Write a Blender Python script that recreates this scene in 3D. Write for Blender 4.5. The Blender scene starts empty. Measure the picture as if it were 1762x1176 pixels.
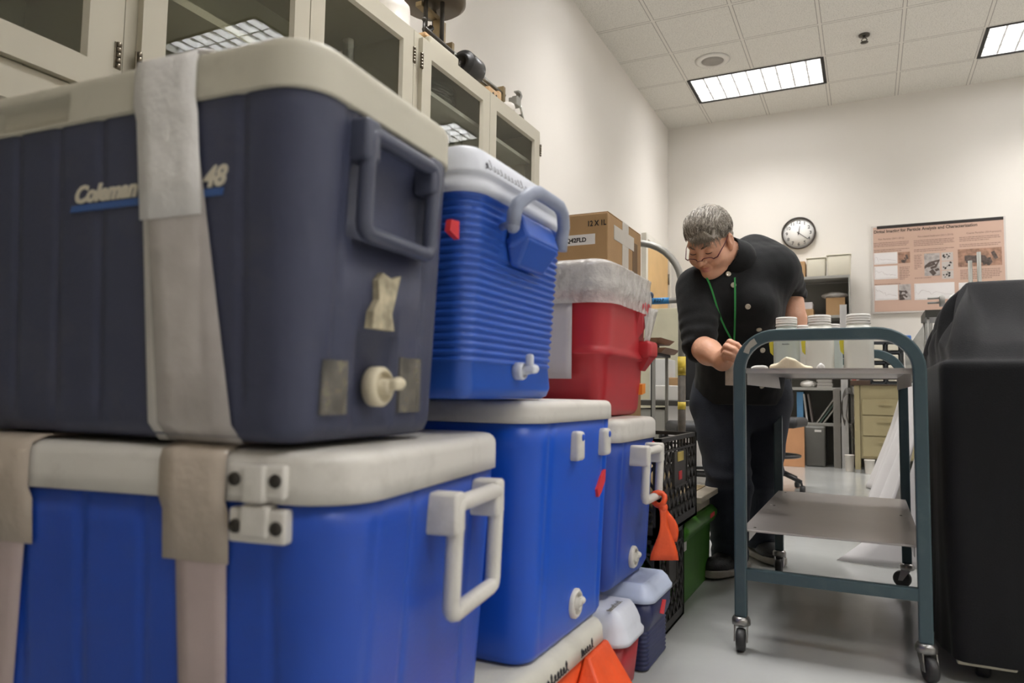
import bpy, math, random
import numpy as np
from mathutils import Matrix, Vector
random.seed(7); rng = np.random.RandomState(7)
S = bpy.context.scene; C = S.collection
PI = math.pi
# ------------------------------------------------------------------ camera
F_PX = 1236.96; YAW = -0.4587; PITCH = 0.07143; ROLL = 0.015827
CAM = np.array([1.9915, 0.0, 0.665])
_cy, _sy = math.cos(YAW), math.sin(YAW)
FW = np.array([_sy*math.cos(PITCH), _cy*math.cos(PITCH), math.sin(PITCH)])
_rt = np.array([_cy, -_sy, 0.0]); _up = np.cross(_rt, FW)
RT = _rt*math.cos(ROLL) + _up*math.sin(ROLL); UP = -_rt*math.sin(ROLL) + _up*math.cos(ROLL)
cd = bpy.data.cameras.new('camera'); cam = bpy.data.objects.new('camera', cd); C.objects.link(cam)
cam.matrix_world = Matrix(((RT[0], UP[0], -FW[0], CAM[0]), (RT[1], UP[1], -FW[1], CAM[1]), (RT[2], UP[2], -FW[2], CAM[2]), (0, 0, 0, 1)))
cd.sensor_width = 36; cd.lens = F_PX/1762*36; cd.clip_start = 0.02; cd.clip_end = 50
cd.dof.use_dof = True; cd.dof.focus_distance = 2.75; cd.dof.aperture_fstop = 4.2
S.camera = cam
def at(u, v, x=None, y=None, z=None):
    "the point at which the sight line of a pixel meets a vertical or level plane"
    r = FW + RT*((u-881)/F_PX) + UP*((588-v)/F_PX)
    if x is not None: t = (x-CAM[0])/r[0]
    elif y is not None: t = (y-CAM[1])/r[1]
    else: t = (z-CAM[2])/r[2]
    return CAM + r*t
# ------------------------------------------------------------------ world, exposure
w = bpy.data.worlds.new('world'); S.world = w; w.use_nodes = True
w.node_tree.nodes['Background'].inputs[0].default_value = (1, 1, 1, 1); w.node_tree.nodes['Background'].inputs[1].default_value = 0.02
S.view_settings.view_transform = 'Standard'; S.view_settings.look = 'None'; S.view_settings.gamma = 1
S.view_settings.use_curve_mapping = False; S.view_settings.exposure = 0.0
S.cycles.max_bounces = 8; S.cycles.transparent_max_bounces = 16
# ------------------------------------------------------------------ ceiling lamps (light of each fixture)
H = 3.706; D = 7.984; RX = 6.6; FY = -2.6     # room: x 0..RX, y FY..D
LAMPS = [(1.088+2.44*i, 7.085-2.44*j) for i in range(3) for j in range(3)]
LAMPS[4] = (3.85, 4.44); LAMPS += [(3.53, -0.3), (5.97, -0.3)]  # last two: unseen lamps, added to brighten the fronts of the coolers
for (lx, ly) in LAMPS:
    ld = bpy.data.lights.new('fluorescent_light', 'AREA'); ld.shape = 'RECTANGLE'; ld.size = 1.10; ld.size_y = 0.52
    ld.energy = 40 if ly > 0 else 52; ld.color = (1.0, 0.985, 0.975); ld.spread = math.radians(112)
    lo = bpy.data.objects.new('fluorescent_light', ld); lo.location = (lx, ly, H+0.075); C.objects.link(lo)
# ------------------------------------------------------------------ materials
def lin(c):
    c = c/255.0
    return c/12.92 if c <= 0.04045 else ((c+0.055)/1.055)**2.4
def rgb(r, g, b): return (lin(r), lin(g), lin(b), 1)
MC = {}
def mat(name, col, rough=0.5, metal=0.0, var=0.06, scale=6.0, bump=0.0, bscale=60.0, spec=0.5, alpha=1.0, trans=0.0, sheen=0.0, sss=0.0, dirt=None, dirt_amt=0.0, dirt_scale=5.0, coat=0.0):
    if name in MC: return MC[name]
    m = bpy.data.materials.new(name); m.use_nodes = True; nt = m.node_tree; b = nt.nodes['Principled BSDF']
    tc = nt.nodes.new('ShaderNodeTexCoord'); nz = nt.nodes.new('ShaderNodeTexNoise')
    nz.inputs['Scale'].default_value = scale; nz.inputs['Detail'].default_value = 5
    nt.links.new(tc.outputs['Object'], nz.inputs['Vector'])
    rp = nt.nodes.new('ShaderNodeValToRGB')
    rp.color_ramp.elements[0].position = 0.3; rp.color_ramp.elements[1].position = 0.7
    rp.color_ramp.elements[0].color = (*[max(0, c*(1-var)) for c in col[:3]], 1)
    rp.color_ramp.elements[1].color = (*[min(1, c*(1+var)) for c in col[:3]], 1)
    nt.links.new(nz.outputs['Fac'], rp.inputs['Fac'])
    out = rp.outputs['Color']
    if dirt is not None:
        n2 = nt.nodes.new('ShaderNodeTexNoise'); n2.inputs['Scale'].default_value = dirt_scale; n2.inputs['Detail'].default_value = 8; n2.inputs['Roughness'].default_value = 0.7
        nt.links.new(tc.outputs['Object'], n2.inputs['Vector'])
        r2 = nt.nodes.new('ShaderNodeValToRGB'); r2.color_ramp.elements[0].position = 0.52; r2.color_ramp.elements[1].position = 0.75
        r2.color_ramp.elements[0].color = (0, 0, 0, 1); r2.color_ramp.elements[1].color = (dirt_amt,)*3 + (1,)
        nt.links.new(n2.outputs['Fac'], r2.inputs['Fac'])
        mx = nt.nodes.new('ShaderNodeMix'); mx.data_type = 'RGBA'
        nt.links.new(r2.outputs['Color'], mx.inputs[0]); nt.links.new(out, mx.inputs[6]); mx.inputs[7].default_value = dirt
        out = mx.outputs[2]
    nt.links.new(out, b.inputs['Base Color'])
    b.inputs['Roughness'].default_value = rough; b.inputs['Metallic'].default_value = metal
    b.inputs['Specular IOR Level'].default_value = spec; b.inputs['Alpha'].default_value = alpha
    b.inputs['Transmission Weight'].default_value = trans; b.inputs['Sheen Weight'].default_value = sheen
    b.inputs['Coat Weight'].default_value = coat; b.inputs['Coat Roughness'].default_value = 0.1
    if sss: b.inputs['Subsurface Weight'].default_value = sss; b.inputs['Subsurface Radius'].default_value = (0.012, 0.005, 0.003); b.inputs['Subsurface Scale'].default_value = 1.0
    if bump:
        n3 = nt.nodes.new('ShaderNodeTexNoise'); n3.inputs['Scale'].default_value = bscale; n3.inputs['Detail'].default_value = 3
        nt.links.new(tc.outputs['Object'], n3.inputs['Vector'])
        bm = nt.nodes.new('ShaderNodeBump'); bm.inputs['Strength'].default_value = bump; bm.inputs['Distance'].default_value = 0.01
        nt.links.new(n3.outputs['Fac'], bm.inputs['Height']); nt.links.new(bm.outputs['Normal'], b.inputs['Normal'])
    MC[name] = m
    return m
def glass(name, tint=(1, 1, 1, 1), rough=0.0, ior=1.45, clear=1.0):
    "thin clear sheet: see-through with a Fresnel reflection"
    if name in MC: return MC[name]
    m = bpy.data.materials.new(name); m.use_nodes = True; nt = m.node_tree; nt.nodes.clear()
    o = nt.nodes.new('ShaderNodeOutputMaterial'); t = nt.nodes.new('ShaderNodeBsdfTransparent'); g = nt.nodes.new('ShaderNodeBsdfGlossy')
    lw = nt.nodes.new('ShaderNodeLayerWeight'); pw = nt.nodes.new('ShaderNodeMath'); pw.operation = 'POWER'; pw.inputs[1].default_value = 5
    f0 = ((ior-1)/(ior+1))**2; fr = nt.nodes.new('ShaderNodeMath'); fr.operation = 'MULTIPLY_ADD'; fr.inputs[1].default_value = 1-f0; fr.inputs[2].default_value = f0
    nt.links.new(lw.outputs['Facing'], pw.inputs[0]); nt.links.new(pw.outputs[0], fr.inputs[0]); mx = nt.nodes.new('ShaderNodeMixShader')
    t.inputs[0].default_value = tint; g.inputs['Roughness'].default_value = rough
    nt.links.new(fr.outputs[0], mx.inputs[0]); nt.links.new(t.outputs[0], mx.inputs[1]); nt.links.new(g.outputs[0], mx.inputs[2])
    last = mx.outputs[0]
    if clear < 1:
        d = nt.nodes.new('ShaderNodeBsdfDiffuse'); d.inputs[0].default_value = tint; m2 = nt.nodes.new('ShaderNodeMixShader'); m2.inputs[0].default_value = 1-clear
        tl = nt.nodes.new('ShaderNodeBsdfTranslucent'); tl.inputs[0].default_value = tint; ad = nt.nodes.new('ShaderNodeMixShader'); ad.inputs[0].default_value = 0.5
        nt.links.new(d.outputs[0], ad.inputs[1]); nt.links.new(tl.outputs[0], ad.inputs[2])
        nt.links.new(last, m2.inputs[1]); nt.links.new(ad.outputs[0], m2.inputs[2]); last = m2.outputs[0]
    nt.links.new(last, o.inputs[0]); MC[name] = m
    return m
# ------------------------------------------------------------------ object helpers
def empty(name, label, cat, loc=(0, 0, 0), rotz=0.0, group=None):
    o = bpy.data.objects.new(name, None); C.objects.link(o); o.empty_display_size = 0.05
    o.location = loc; o.rotation_euler = (0, 0, rotz); o['label'] = label; o['category'] = cat
    if group: o['group'] = group
    return o
def tag(o, label, cat, group=None):
    o['label'] = label; o['category'] = cat
    if group: o['group'] = group
    return o
def structure(o): o['kind'] = 'structure'; return o
class MB:
    def __init__(s): s.v = []; s.f = []; s.sm = []
    def add(s, v, f, smooth=False):
        n = len(s.v); s.v += [tuple(map(float, p)) for p in v]; s.f += [tuple(i+n for i in q) for q in f]; s.sm += [smooth]*len(f); return s
    def box(s, x0, x1, y0, y1, z0, z1):
        v = [(x, y, z) for x in (x0, x1) for y in (y0, y1) for z in (z0, z1)]
        return s.add(v, [(0, 1, 3, 2), (4, 6, 7, 5), (0, 4, 5, 1), (2, 3, 7, 6), (0, 2, 6, 4), (1, 5, 7, 3)])
    def loft(s, loops, cap0=True, cap1=True, smooth=True, closed=True):
        n = len(loops[0]); v = [p for l in loops for p in l]; f = []
        for k in range(len(loops)-1):
            for i in range(n if closed else n-1):
                j = (i+1) % n; f.append((k*n+i, k*n+j, (k+1)*n+j, (k+1)*n+i))
        s.add(v, f, smooth); b = len(s.v)-len(v)
        if cap0: s.f.append(tuple(b+i for i in range(n))[::-1]); s.sm.append(False)
        if cap1: s.f.append(tuple(b+(len(loops)-1)*n+i for i in range(n))); s.sm.append(False)
        return s
    def rbox(s, x0, x1, y0, y1, z0, z1, r=0.01, top=True, bottom=True, seg=4, taper=0.0):
        "box with rounded vertical edges and softened rims; taper insets the bottom"
        rr = min(r, (x1-x0)/2.01, (y1-y0)/2.01, (z1-z0)/2.01); lp = []
        def ring(z, ins):
            tt = taper*(z1-z)/(z1-z0); a = ins+tt; o = []
            for (cx, cy, a0) in ((x1-rr, y1-rr, 0), (x0+rr, y1-rr, PI/2), (x0+rr, y0+rr, PI), (x1-rr, y0+rr, 3*PI/2)):
                for k in range(seg+1):
                    q = a0+PI/2*k/seg; sx = math.copysign(1, cx-(x0+x1)/2); sy = math.copysign(1, cy-(y0+y1)/2)
                    ra = max(rr-ins, 1e-5)
                    o.append((cx-sx*tt+ra*math.cos(q), cy-sy*tt+ra*math.sin(q), z))
            return o
        q = min(rr, (z1-z0)/2.01)
        if bottom: lp += [ring(z0+q*(1-math.cos(a)), q*(1-math.sin(a))) for a in (0, PI/6, PI/3)]
        lp.append(ring(z0+(q if bottom else 0), 0)); lp.append(ring(z1-(q if top else 0), 0))
        if top: lp += [ring(z1-q*(1-math.cos(a)), q*(1-math.sin(a))) for a in (PI/3, PI/6, 0)]
        return s.loft(lp)
    def tube(s, pts, r, n=10, closed=False, cap=True):
        pts = [np.array(p, float) for p in pts]; m = len(pts); R = [r]*m if np.isscalar(r) else list(r); loops = []
        T = []
        for i in range(m):
            a = pts[(i-1) % m] if (closed or i > 0) else pts[i]; b = pts[(i+1) % m] if (closed or i < m-1) else pts[i]
            t = b-a; T.append(t/(np.linalg.norm(t)+1e-12))
        ref = np.array([0, 0, 1.0]) if abs(T[0][2]) < 0.9 else np.array([1.0, 0, 0])
        u = np.cross(T[0], ref); u /= np.linalg.norm(u)
        for i in range(m):
            u = u-T[i]*(u@T[i]); u /= (np.linalg.norm(u)+1e-12); w_ = np.cross(T[i], u)
            loops.append([tuple(pts[i]+R[i]*(math.cos(2*PI*k/n)*u+math.sin(2*PI*k/n)*w_)) for k in range(n)])
        if closed: loops.append(loops[0])
        return s.loft(loops, cap0=cap and not closed, cap1=cap and not closed)
    def bar(s, pts, wdt, thk, side, closed=False):
        "flat bar along pts: thk along side vector, wdt across"
        side = np.array(side, float); pts = [np.array(p, float) for p in pts]; m = len(pts); loops = []
        for i in range(m):
            a = pts[(i-1) % m] if (closed or i > 0) else pts[i]; b = pts[(i+1) % m] if (closed or i < m-1) else pts[i]
            t = (b-a)/np.linalg.norm(b-a); n_ = np.cross(t, side); n_ /= np.linalg.norm(n_)
            loops.append([tuple(pts[i]+n_*wdt/2*q+side*thk/2*w_) for q, w_ in ((1, 1), (1, -1), (-1, -1), (-1, 1))])
        if closed: loops.append(loops[0])
        return s.loft(loops, cap0=not closed, cap1=not closed, smooth=False)
    def lathe(s, prof, o=(0, 0, 0), axis='z', n=28, cap=True):
        loops = []
        for (r, h) in prof:
            l = []
            for k in range(n):
                c, q = r*math.cos(2*PI*k/n), r*math.sin(2*PI*k/n)
                p = {'z': (c, q, h), 'x': (h, c, q), 'y': (q, h, c)}[axis]
                l.append((o[0]+p[0], o[1]+p[1], o[2]+p[2]))
            loops.append(l)
        return s.loft(loops, cap0=cap, cap1=cap)
    def ell(s, c, r, n=14, m=10):
        prof = [(max(1e-4, math.sin(PI*k/m)), -math.cos(PI*k/m)) for k in range(m+1)]
        loops = [[(c[0]+r[0]*a*math.cos(2*PI*k/n), c[1]+r[1]*a*math.sin(2*PI*k/n), c[2]+r[2]*b) for k in range(n)] for a, b in prof]
        return s.loft(loops)
    def prism(s, poly, d0, d1, plane='xz'):
        "polygon extruded; plane xz extrudes along y, yz along x, xy along z"
        def P(a, b, c): return {'xz': (a, c, b), 'yz': (c, a, b), 'xy': (a, b, c)}[plane]
        return s.loft([[P(a, b, d0) for a, b in poly], [P(a, b, d1) for a, b in poly]], smooth=False)
    def build(s, name, m, parent=None, fix=True):
        me = bpy.data.meshes.new(name); me.from_pydata(s.v, [], s.f); me.polygons.foreach_set('use_smooth', s.sm)
        if fix:
            import bmesh
            bm = bmesh.new(); bm.from_mesh(me); bmesh.ops.recalc_face_normals(bm, faces=bm.faces); bm.to_mesh(me); bm.free()
        o = bpy.data.objects.new(name, me); C.objects.link(o)
        for q in (m if isinstance(m, (list, tuple)) else [m]): me.materials.append(q)
        if parent: o.parent = parent
        return o
def bevel(o, wdt=0.003, seg=2):
    b = o.modifiers.new('bevel', 'BEVEL'); b.width = wdt; b.segments = seg; b.limit_method = 'ANGLE'; b.angle_limit = math.radians(40); return o
def arc(cx, cy, r, a0, a1, n=8): return [(cx+r*math.cos(a0+(a1-a0)*k/n), cy+r*math.sin(a0+(a1-a0)*k/n)) for k in range(n+1)]
def text(body, size, o, xd, yd, m, name, parent=None, shear=0.0, ext=0.0006, align='LEFT', bold=0.0, wide=1.0):
    "lettering as a mesh: o = start of the baseline, xd / yd = reading direction and up"
    cu = bpy.data.curves.new(name, 'FONT'); cu.body = body; cu.size = size; cu.shear = shear; cu.extrude = ext; cu.align_x = align; cu.offset = bold; cu.resolution_u = 3
    t = bpy.data.objects.new(name, cu); C.objects.link(t); bpy.context.view_layer.update()
    me = bpy.data.meshes.new_from_object(t); bpy.data.objects.remove(t); me.name = name
    ob = bpy.data.objects.new(name, me); C.objects.link(ob)
    x = Vector(xd).normalized(); y = Vector(yd).normalized(); z = x.cross(y)
    ob.matrix_local = Matrix(((x[0]*wide, y[0], z[0], o[0]), (x[1]*wide, y[1], z[1], o[1]), (x[2]*wide, y[2], z[2], o[2]), (0, 0, 0, 1)))
    me.materials.clear(); me.materials.append(m)
    if parent: ob.parent = parent
    return ob
def copy_tree(o, parent=None):
    c = o.copy(); C.objects.link(c); c.parent = parent
    for ch in list(o.children): copy_tree(ch, c)
    return c
# ------------------------------------------------------------------ smooth solids (distance fields turned into one skin)
def cap_(P, a, b, ra, rb):
    a = np.array(a, float); b = np.array(b, float); d = b-a; t = np.clip(((P-a)@d)/(d@d+1e-12), 0, 1)
    return np.linalg.norm(P-a-t[:, None]*d, axis=1)-(ra+(rb-ra)*t)
def ell_(P, c, r, R=None):
    q = P-np.array(c, float)
    if R is not None: q = q@np.array(R)
    r = np.array(r, float); k0 = np.linalg.norm(q/r, axis=1); k1 = np.linalg.norm(q/(r*r), axis=1)+1e-9
    return k0*(k0-1)/k1
def smin(a, b, k):
    h_ = np.clip(0.5+0.5*(b-a)/k, 0, 1); return b+(a-b)*h_-k*h_*(1-h_)
def smax(a, b, k): return -smin(-a, -b, k)
def wav(P, s, seed=0):
    "cheap smooth noise out of a few sine waves"
    r = np.random.RandomState(seed); o = np.zeros(len(P))
    for i in range(7):
        d = r.normal(size=3); d /= np.linalg.norm(d); o += np.sin(P@d*s*(0.6+r.rand()*1.2)+r.rand()*6.28)
    return o/7
def skin(f, lo, hi, h):
    lo = np.array(lo, float); n = np.ceil((np.array(hi)-lo)/h).astype(int)+1
    ax = [lo[i]+h*np.arange(n[i]) for i in range(3)]
    G = np.stack(np.meshgrid(*ax, indexing='ij'), -1).reshape(-1, 3)
    V = np.concatenate([f(G[i:i+400000]) for i in range(0, len(G), 400000)]).reshape(n)
    ins = V < 0; c = [slice(None, -1), slice(1, None)]
    cnt = sum(ins[c[a], c[b], c[d]].astype(int) for a in (0, 1) for b in (0, 1) for d in (0, 1))
    act = (cnt > 0) & (cnt < 8); acc = np.zeros(act.shape+(3,)); num = np.zeros(act.shape)
    for axis in range(3):
        for a in (0, 1):
            for b in (0, 1):
                o0 = [0, 0, 0]; oth = [i for i in range(3) if i != axis]; o0[oth[0]] = a; o0[oth[1]] = b; o1 = list(o0); o1[axis] = 1
                v0 = V[c[o0[0]], c[o0[1]], c[o0[2]]]; v1 = V[c[o1[0]], c[o1[1]], c[o1[2]]]
                m = (v0 < 0) != (v1 < 0); t = np.where(m, v0/(np.where(m, v0-v1, 1)), 0)
                p = np.zeros(act.shape+(3,))
                for i in range(3): p[..., i] = o0[i]
                p[..., axis] = t; acc += p*m[..., None]; num += m
    ii = np.argwhere(act); idx = -np.ones(act.shape, int); idx[act] = np.arange(len(ii))
    pos = lo+h*(ii+acc[act]/num[act][:, None]); F = []
    for axis in range(3):
        u, v = [(1, 2), (2, 0), (0, 1)][axis]
        s0 = [slice(None)]*3; s1 = [slice(None)]*3; s0[axis] = c[0]; s1[axis] = c[1]
        A = ins[tuple(s0)]; B = ins[tuple(s1)]; E = np.argwhere(A != B)
        E = E[(E[:, u] > 0) & (E[:, v] > 0) & (E[:, u] < n[u]-1) & (E[:, v] < n[v]-1)]
        fl = A[tuple(E.T)]
        def cell(du, dv):
            e = E.copy(); e[:, u] += du; e[:, v] += dv; return idx[tuple(e.T)]
        q = np.stack([cell(-1, -1), cell(0, -1), cell(0, 0), cell(-1, 0)], 1); q[~fl] = q[~fl][:, ::-1]; F.append(q)
    return pos, np.concatenate(F)
def skin_obj(name, f, lo, hi, h, m, parent=None, smooth=0):
    pos, F = skin(f, lo, hi, h); me = bpy.data.meshes.new(name)
    me.from_pydata(pos.tolist(), [], F.tolist()); me.polygons.foreach_set('use_smooth', [True]*len(me.polygons)); me.materials.append(m)
    o = bpy.data.objects.new(name, me); C.objects.link(o)
    if parent: o.parent = parent
    if smooth:
        s = o.modifiers.new('smooth', 'SMOOTH'); s.factor = 0.5; s.iterations = smooth
    return o
# ================================================================== the room
M_wall = mat('wall_paint', rgb(226, 221, 213), 0.75, var=0.015, scale=1.5, bump=0.06, bscale=220)
def floor_mat():
    m = mat('epoxy_floor', rgb(176, 177, 174), 0.16, var=0.05, scale=2.2, bump=0.05, bscale=16, spec=0.6)
    return m
def ceil_mat():
    m = bpy.data.materials.new('ceiling_tiles'); m.use_nodes = True; nt = m.node_tree; b = nt.nodes['Principled BSDF']
    tc = nt.nodes.new('ShaderNodeTexCoord'); sp = nt.nodes.new('ShaderNodeSeparateXYZ'); nt.links.new(tc.outputs['Object'], sp.inputs[0])
    def line(sock, off):
        a = nt.nodes.new('ShaderNodeMath'); a.operation = 'SUBTRACT'; nt.links.new(sock, a.inputs[0]); a.inputs[1].default_value = off-6.1-0.305
        m1 = nt.nodes.new('ShaderNodeMath'); m1.operation = 'MODULO'; nt.links.new(a.outputs[0], m1.inputs[0]); m1.inputs[1].default_value = 0.61
        s = nt.nodes.new('ShaderNodeMath'); s.operation = 'SUBTRACT'; nt.links.new(m1.outputs[0], s.inputs[0]); s.inputs[1].default_value = 0.305
        ab = nt.nodes.new('ShaderNodeMath'); ab.operation = 'ABSOLUTE'; nt.links.new(s.outputs[0], ab.inputs[0]); return ab
    lx = line(sp.outputs[0], 0.478); ly = line(sp.outputs[1], D-0.591)
    mn = nt.nodes.new('ShaderNodeMath'); mn.operation = 'MINIMUM'; nt.links.new(lx.outputs[0], mn.inputs[0]); nt.links.new(ly.outputs[0], mn.inputs[1])
    lt = nt.nodes.new('ShaderNodeMath'); lt.operation = 'LESS_THAN'; nt.links.new(mn.outputs[0], lt.inputs[0]); lt.inputs[1].default_value = 0.012
    e2 = nt.nodes.new('ShaderNodeMath'); e2.operation = 'LESS_THAN'; nt.links.new(mn.outputs[0], e2.inputs[0]); e2.inputs[1].default_value = 0.0165
    vz = nt.nodes.new('ShaderNodeTexNoise'); vz.inputs['Scale'].default_value = 150; vz.inputs['Detail'].default_value = 2; nt.links.new(tc.outputs['Object'], vz.inputs['Vector'])
    rp = nt.nodes.new('ShaderNodeValToRGB'); nt.links.new(vz.outputs['Fac'], rp.inputs[0])
    rp.color_ramp.elements[0].position = 0.36; rp.color_ramp.elements[0].color = rgb(184, 180, 172); rp.color_ramp.elements[1].position = 0.46; rp.color_ramp.elements[1].color = rgb(226, 223, 215)
    m1 = nt.nodes.new('ShaderNodeMix'); m1.data_type = 'RGBA'; nt.links.new(e2.outputs[0], m1.inputs[0]); nt.links.new(rp.outputs[0], m1.inputs[6]); m1.inputs[7].default_value = rgb(132, 128, 120)
    m2 = nt.nodes.new('ShaderNodeMix'); m2.data_type = 'RGBA'; nt.links.new(lt.outputs[0], m2.inputs[0]); nt.links.new(m1.outputs[2], m2.inputs[6]); m2.inputs[7].default_value = rgb(222, 218, 210)
    nt.links.new(m2.outputs[2], b.inputs['Base Color']); b.inputs['Roughness'].default_value = 0.9
    bp = nt.nodes.new('ShaderNodeBump'); bp.inputs['Strength'].default_value = 0.3; bp.inputs['Distance'].default_value = 0.004; nt.links.new(vz.outputs['Fac'], bp.inputs['Height']); nt.links.new(bp.outputs[0], b.inputs['Normal'])
    return m
structure(MB().box(-0.1, RX+0.1, FY-0.1, D+0.1, -0.1, 0).build('floor', floor_mat()))
structure(MB().box(-0.1, 0, FY-0.1, D+0.1, 0, H+0.2).build('wall_left', M_wall))
structure(MB().box(-0.1, RX+0.1, D, D+0.1, 0, H+0.2).build('wall_back', M_wall))
structure(MB().box(RX, RX+0.1, FY-0.1, D+0.1, 0, H+0.2).build('wall_right', M_wall))
structure(MB().box(-0.1, RX+0.1, FY-0.1, FY, 0, H+0.2).build('wall_front', M_wall))
# ceiling with an opening for each fixture
cb = MB(); xs = sorted({0, RX, *[v for lx, _ in LAMPS for v in (lx-0.59, lx+0.59)]}); ys = sorted({FY, D, *[v for _, ly in LAMPS for v in (ly-0.285, ly+0.285)]})
for a, b in zip(xs, xs[1:]):
    for c_, d_ in zip(ys, ys[1:]):
        if not any(abs((a+b)/2-lx) < 0.5 and abs((c_+d_)/2-ly) < 0.2 for lx, ly in LAMPS): cb.box(a, b, c_, d_, H, H+0.02)
structure(cb.build('ceiling', ceil_mat()))
M_base = mat('vinyl_base', rgb(120, 118, 112), 0.5)
structure(MB().box(0.42, RX, D-0.008, D, 0, 0.1).build('baseboard_back', M_base))
structure(MB().box(0, 0.008, 3.6, D-0.01, 0, 0.1).build('baseboard_left', M_base))
# door of pale wood on the left wall
M_wood = mat('pale_wood', rgb(206, 168, 112), 0.45, var=0.1, scale=3)
M_dframe = mat('door_frame_paint', rgb(214, 210, 200), 0.5)
d = structure(MB().box(0.0, 0.03, 6.98, 7.86, 0.0, 2.22).build('door_1', M_wood)); bevel(d)
structure(MB().box(0, 0.05, 6.91, 6.975, 0, 2.28).box(0, 0.05, 7.865, 7.93, 0, 2.28).box(0, 0.05, 6.975, 7.865, 2.225, 2.28).build('trim_1', M_dframe))
for z in (0.3, 1.2, 1.95): MB().tube([(0.035, 7.87, z-0.06), (0.035, 7.87, z+0.06)], 0.012, 8).build('door_hinge', mat('hinge_steel', rgb(110, 105, 98), 0.35, 0.9), d)
# ------------------------------------------------------------------ ceiling fixtures
M_troff = mat('troffer_white', rgb(236, 236, 234), 0.35, var=0.01)
M_black = mat('black_gap', rgb(28, 27, 26), 0.6)
M_louv = mat('louver_white', rgb(240, 241, 244), 0.25, metal=0.25, var=0.01)
def troffer(lx, ly, label):
    t = empty('ceiling_light', label, 'ceiling light', (lx, ly, H), 0, 'fluorescent troffers in the tiled ceiling')
    b = MB(); X, Y = 0.588, 0.283
    for (x0, x1, y0, y1) in ((-X, -X+0.012, -Y, Y), (X-0.012, X, -Y, Y), (-X, X, -Y, -Y+0.012), (-X, X, Y-0.012, Y)): b.box(x0, x1, y0, y1, 0.001, 0.12)
    b.box(-X, X, -Y, Y, 0.12, 0.13); b.build('housing', M_troff, t)
    MB().box(-X-0.02, -X+0.006, -Y-0.015, Y+0.015, -0.006, 0.0).box(X-0.006, X+0.02, -Y-0.015, Y+0.015, -0.006, 0).box(-X, X, -Y-0.02, -Y+0.004, -0.006, 0).box(-X, X, Y-0.004, Y+0.02, -0.006, 0).build('frame', M_black, t)
    l = MB()
    for k in range(1, 9):
        x = -X+2*X*k/9
        l.loft([[(x-0.009, -Y+0.014, 0.004), (x+0.009, -Y+0.014, 0.004), (x+0.001, -Y+0.014, 0.06), (x-0.001, -Y+0.014, 0.06)], [(x-0.009, Y-0.014, 0.004), (x+0.009, Y-0.014, 0.004), (x+0.001, Y-0.014, 0.06), (x-0.001, Y-0.014, 0.06)]], smooth=False)
    for k in (1, 2):
        y = -Y+2*Y*k/3
        l.loft([[(-X+0.014, y-0.009, 0.004), (-X+0.014, y+0.009, 0.004), (-X+0.014, y+0.001, 0.06), (-X+0.014, y-0.001, 0.06)], [(X-0.014, y-0.009, 0.004), (X-0.014, y+0.009, 0.004), (X-0.014, y+0.001, 0.06), (X-0.014, y-0.001, 0.06)]], smooth=False)
    l.build('louver', M_louv, t)
    return t
t0 = troffer(*LAMPS[0], 'lit fluorescent ceiling light above the wall clock, fully in view')
for k, (lx, ly) in enumerate(LAMPS[1:], 1):
    t = copy_tree(t0); t.location = (lx, ly, H)
    t['label'] = 'lit fluorescent ceiling light cut off by the right edge, above the poster' if k == 3 else ('fluorescent ceiling light mirrored in the glass cabinet door' if k == 4 else 'unseen fluorescent ceiling light outside the picture')
p = at(1226, 104, z=H); sp_ = empty('ceiling_speaker', 'round white ceiling speaker in the tile beside the light fixture', 'speaker', (p[0], p[1], H))
MB().lathe([(0.0, 0.0), (0.15, 0.0), (0.155, -0.004), (0.13, -0.012), (0.1, -0.012), (0.098, -0.006)], n=40, cap=False).build('ring', mat('speaker_white', rgb(222, 219, 212), 0.5), sp_)
MB().lathe([(0.001, -0.008), (0.098, -0.008), (0.098, -0.001)], n=40).build('grille', mat('speaker_grille', rgb(165, 160, 152), 0.6, bump=0.5, bscale=400), sp_)
p = at(1487, 60, z=H); sk = empty('fire_sprinkler', 'small chrome fire sprinkler head hanging from the ceiling', 'sprinkler', (p[0], p[1], H))
M_dm = mat('dark_metal', rgb(80, 76, 70), 0.35, 0.8)
MB().lathe([(0.001, 0.0), (0.045, 0.0), (0.042, -0.012), (0.02, -0.014), (0.001, -0.014)], n=20).build('escutcheon', M_dm, sk)
MB().tube([(0, 0, -0.01), (0, 0, -0.03)], 0.011, 8).tube([(-.01, 0, -.03), (-.022, 0, -.045), (-.006, 0, -.062)], 0.004, 6).tube([(.01, 0, -.03), (.022, 0, -.045), (.006, 0, -.062)], 0.004, 6).lathe([(0.001, -0.062), (0.03, -0.064), (0.03, -0.067), (0.001, -0.067)], n=16).build('nozzle', M_dm, sk)
# ================================================================== coolers
M_rimwhite = mat('cooler_white', rgb(214, 210, 202), 0.4, var=0.04, scale=4, dirt=rgb(120, 112, 98), dirt_amt=0.35, dirt_scale=9)
M_blue = mat('cooler_blue', rgb(28, 74, 176), 0.38, var=0.08, scale=3, bump=0.05, bscale=180, dirt=rgb(60, 80, 140), dirt_amt=0.3, dirt_scale=4)
M_navy = mat('cooler_navy', rgb(60, 64, 86), 0.5, var=0.1, scale=3, bump=0.05, bscale=180, dirt=rgb(104, 100, 98), dirt_amt=0.28, dirt_scale=5)
M_beige = mat('lid_beige', rgb(202, 197, 180), 0.5, var=0.05, scale=4, dirt=rgb(120, 114, 98), dirt_amt=0.35)
M_tape = mat('packing_tape', rgb(238, 234, 228), 0.3, var=0.06, scale=12, alpha=0.93, bump=0.3, bscale=40)
M_tape_clear = mat('clear_tape', rgb(216, 208, 202), 0.2, var=0.1, scale=10, alpha=0.6, bump=0.3, bscale=40)
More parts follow.
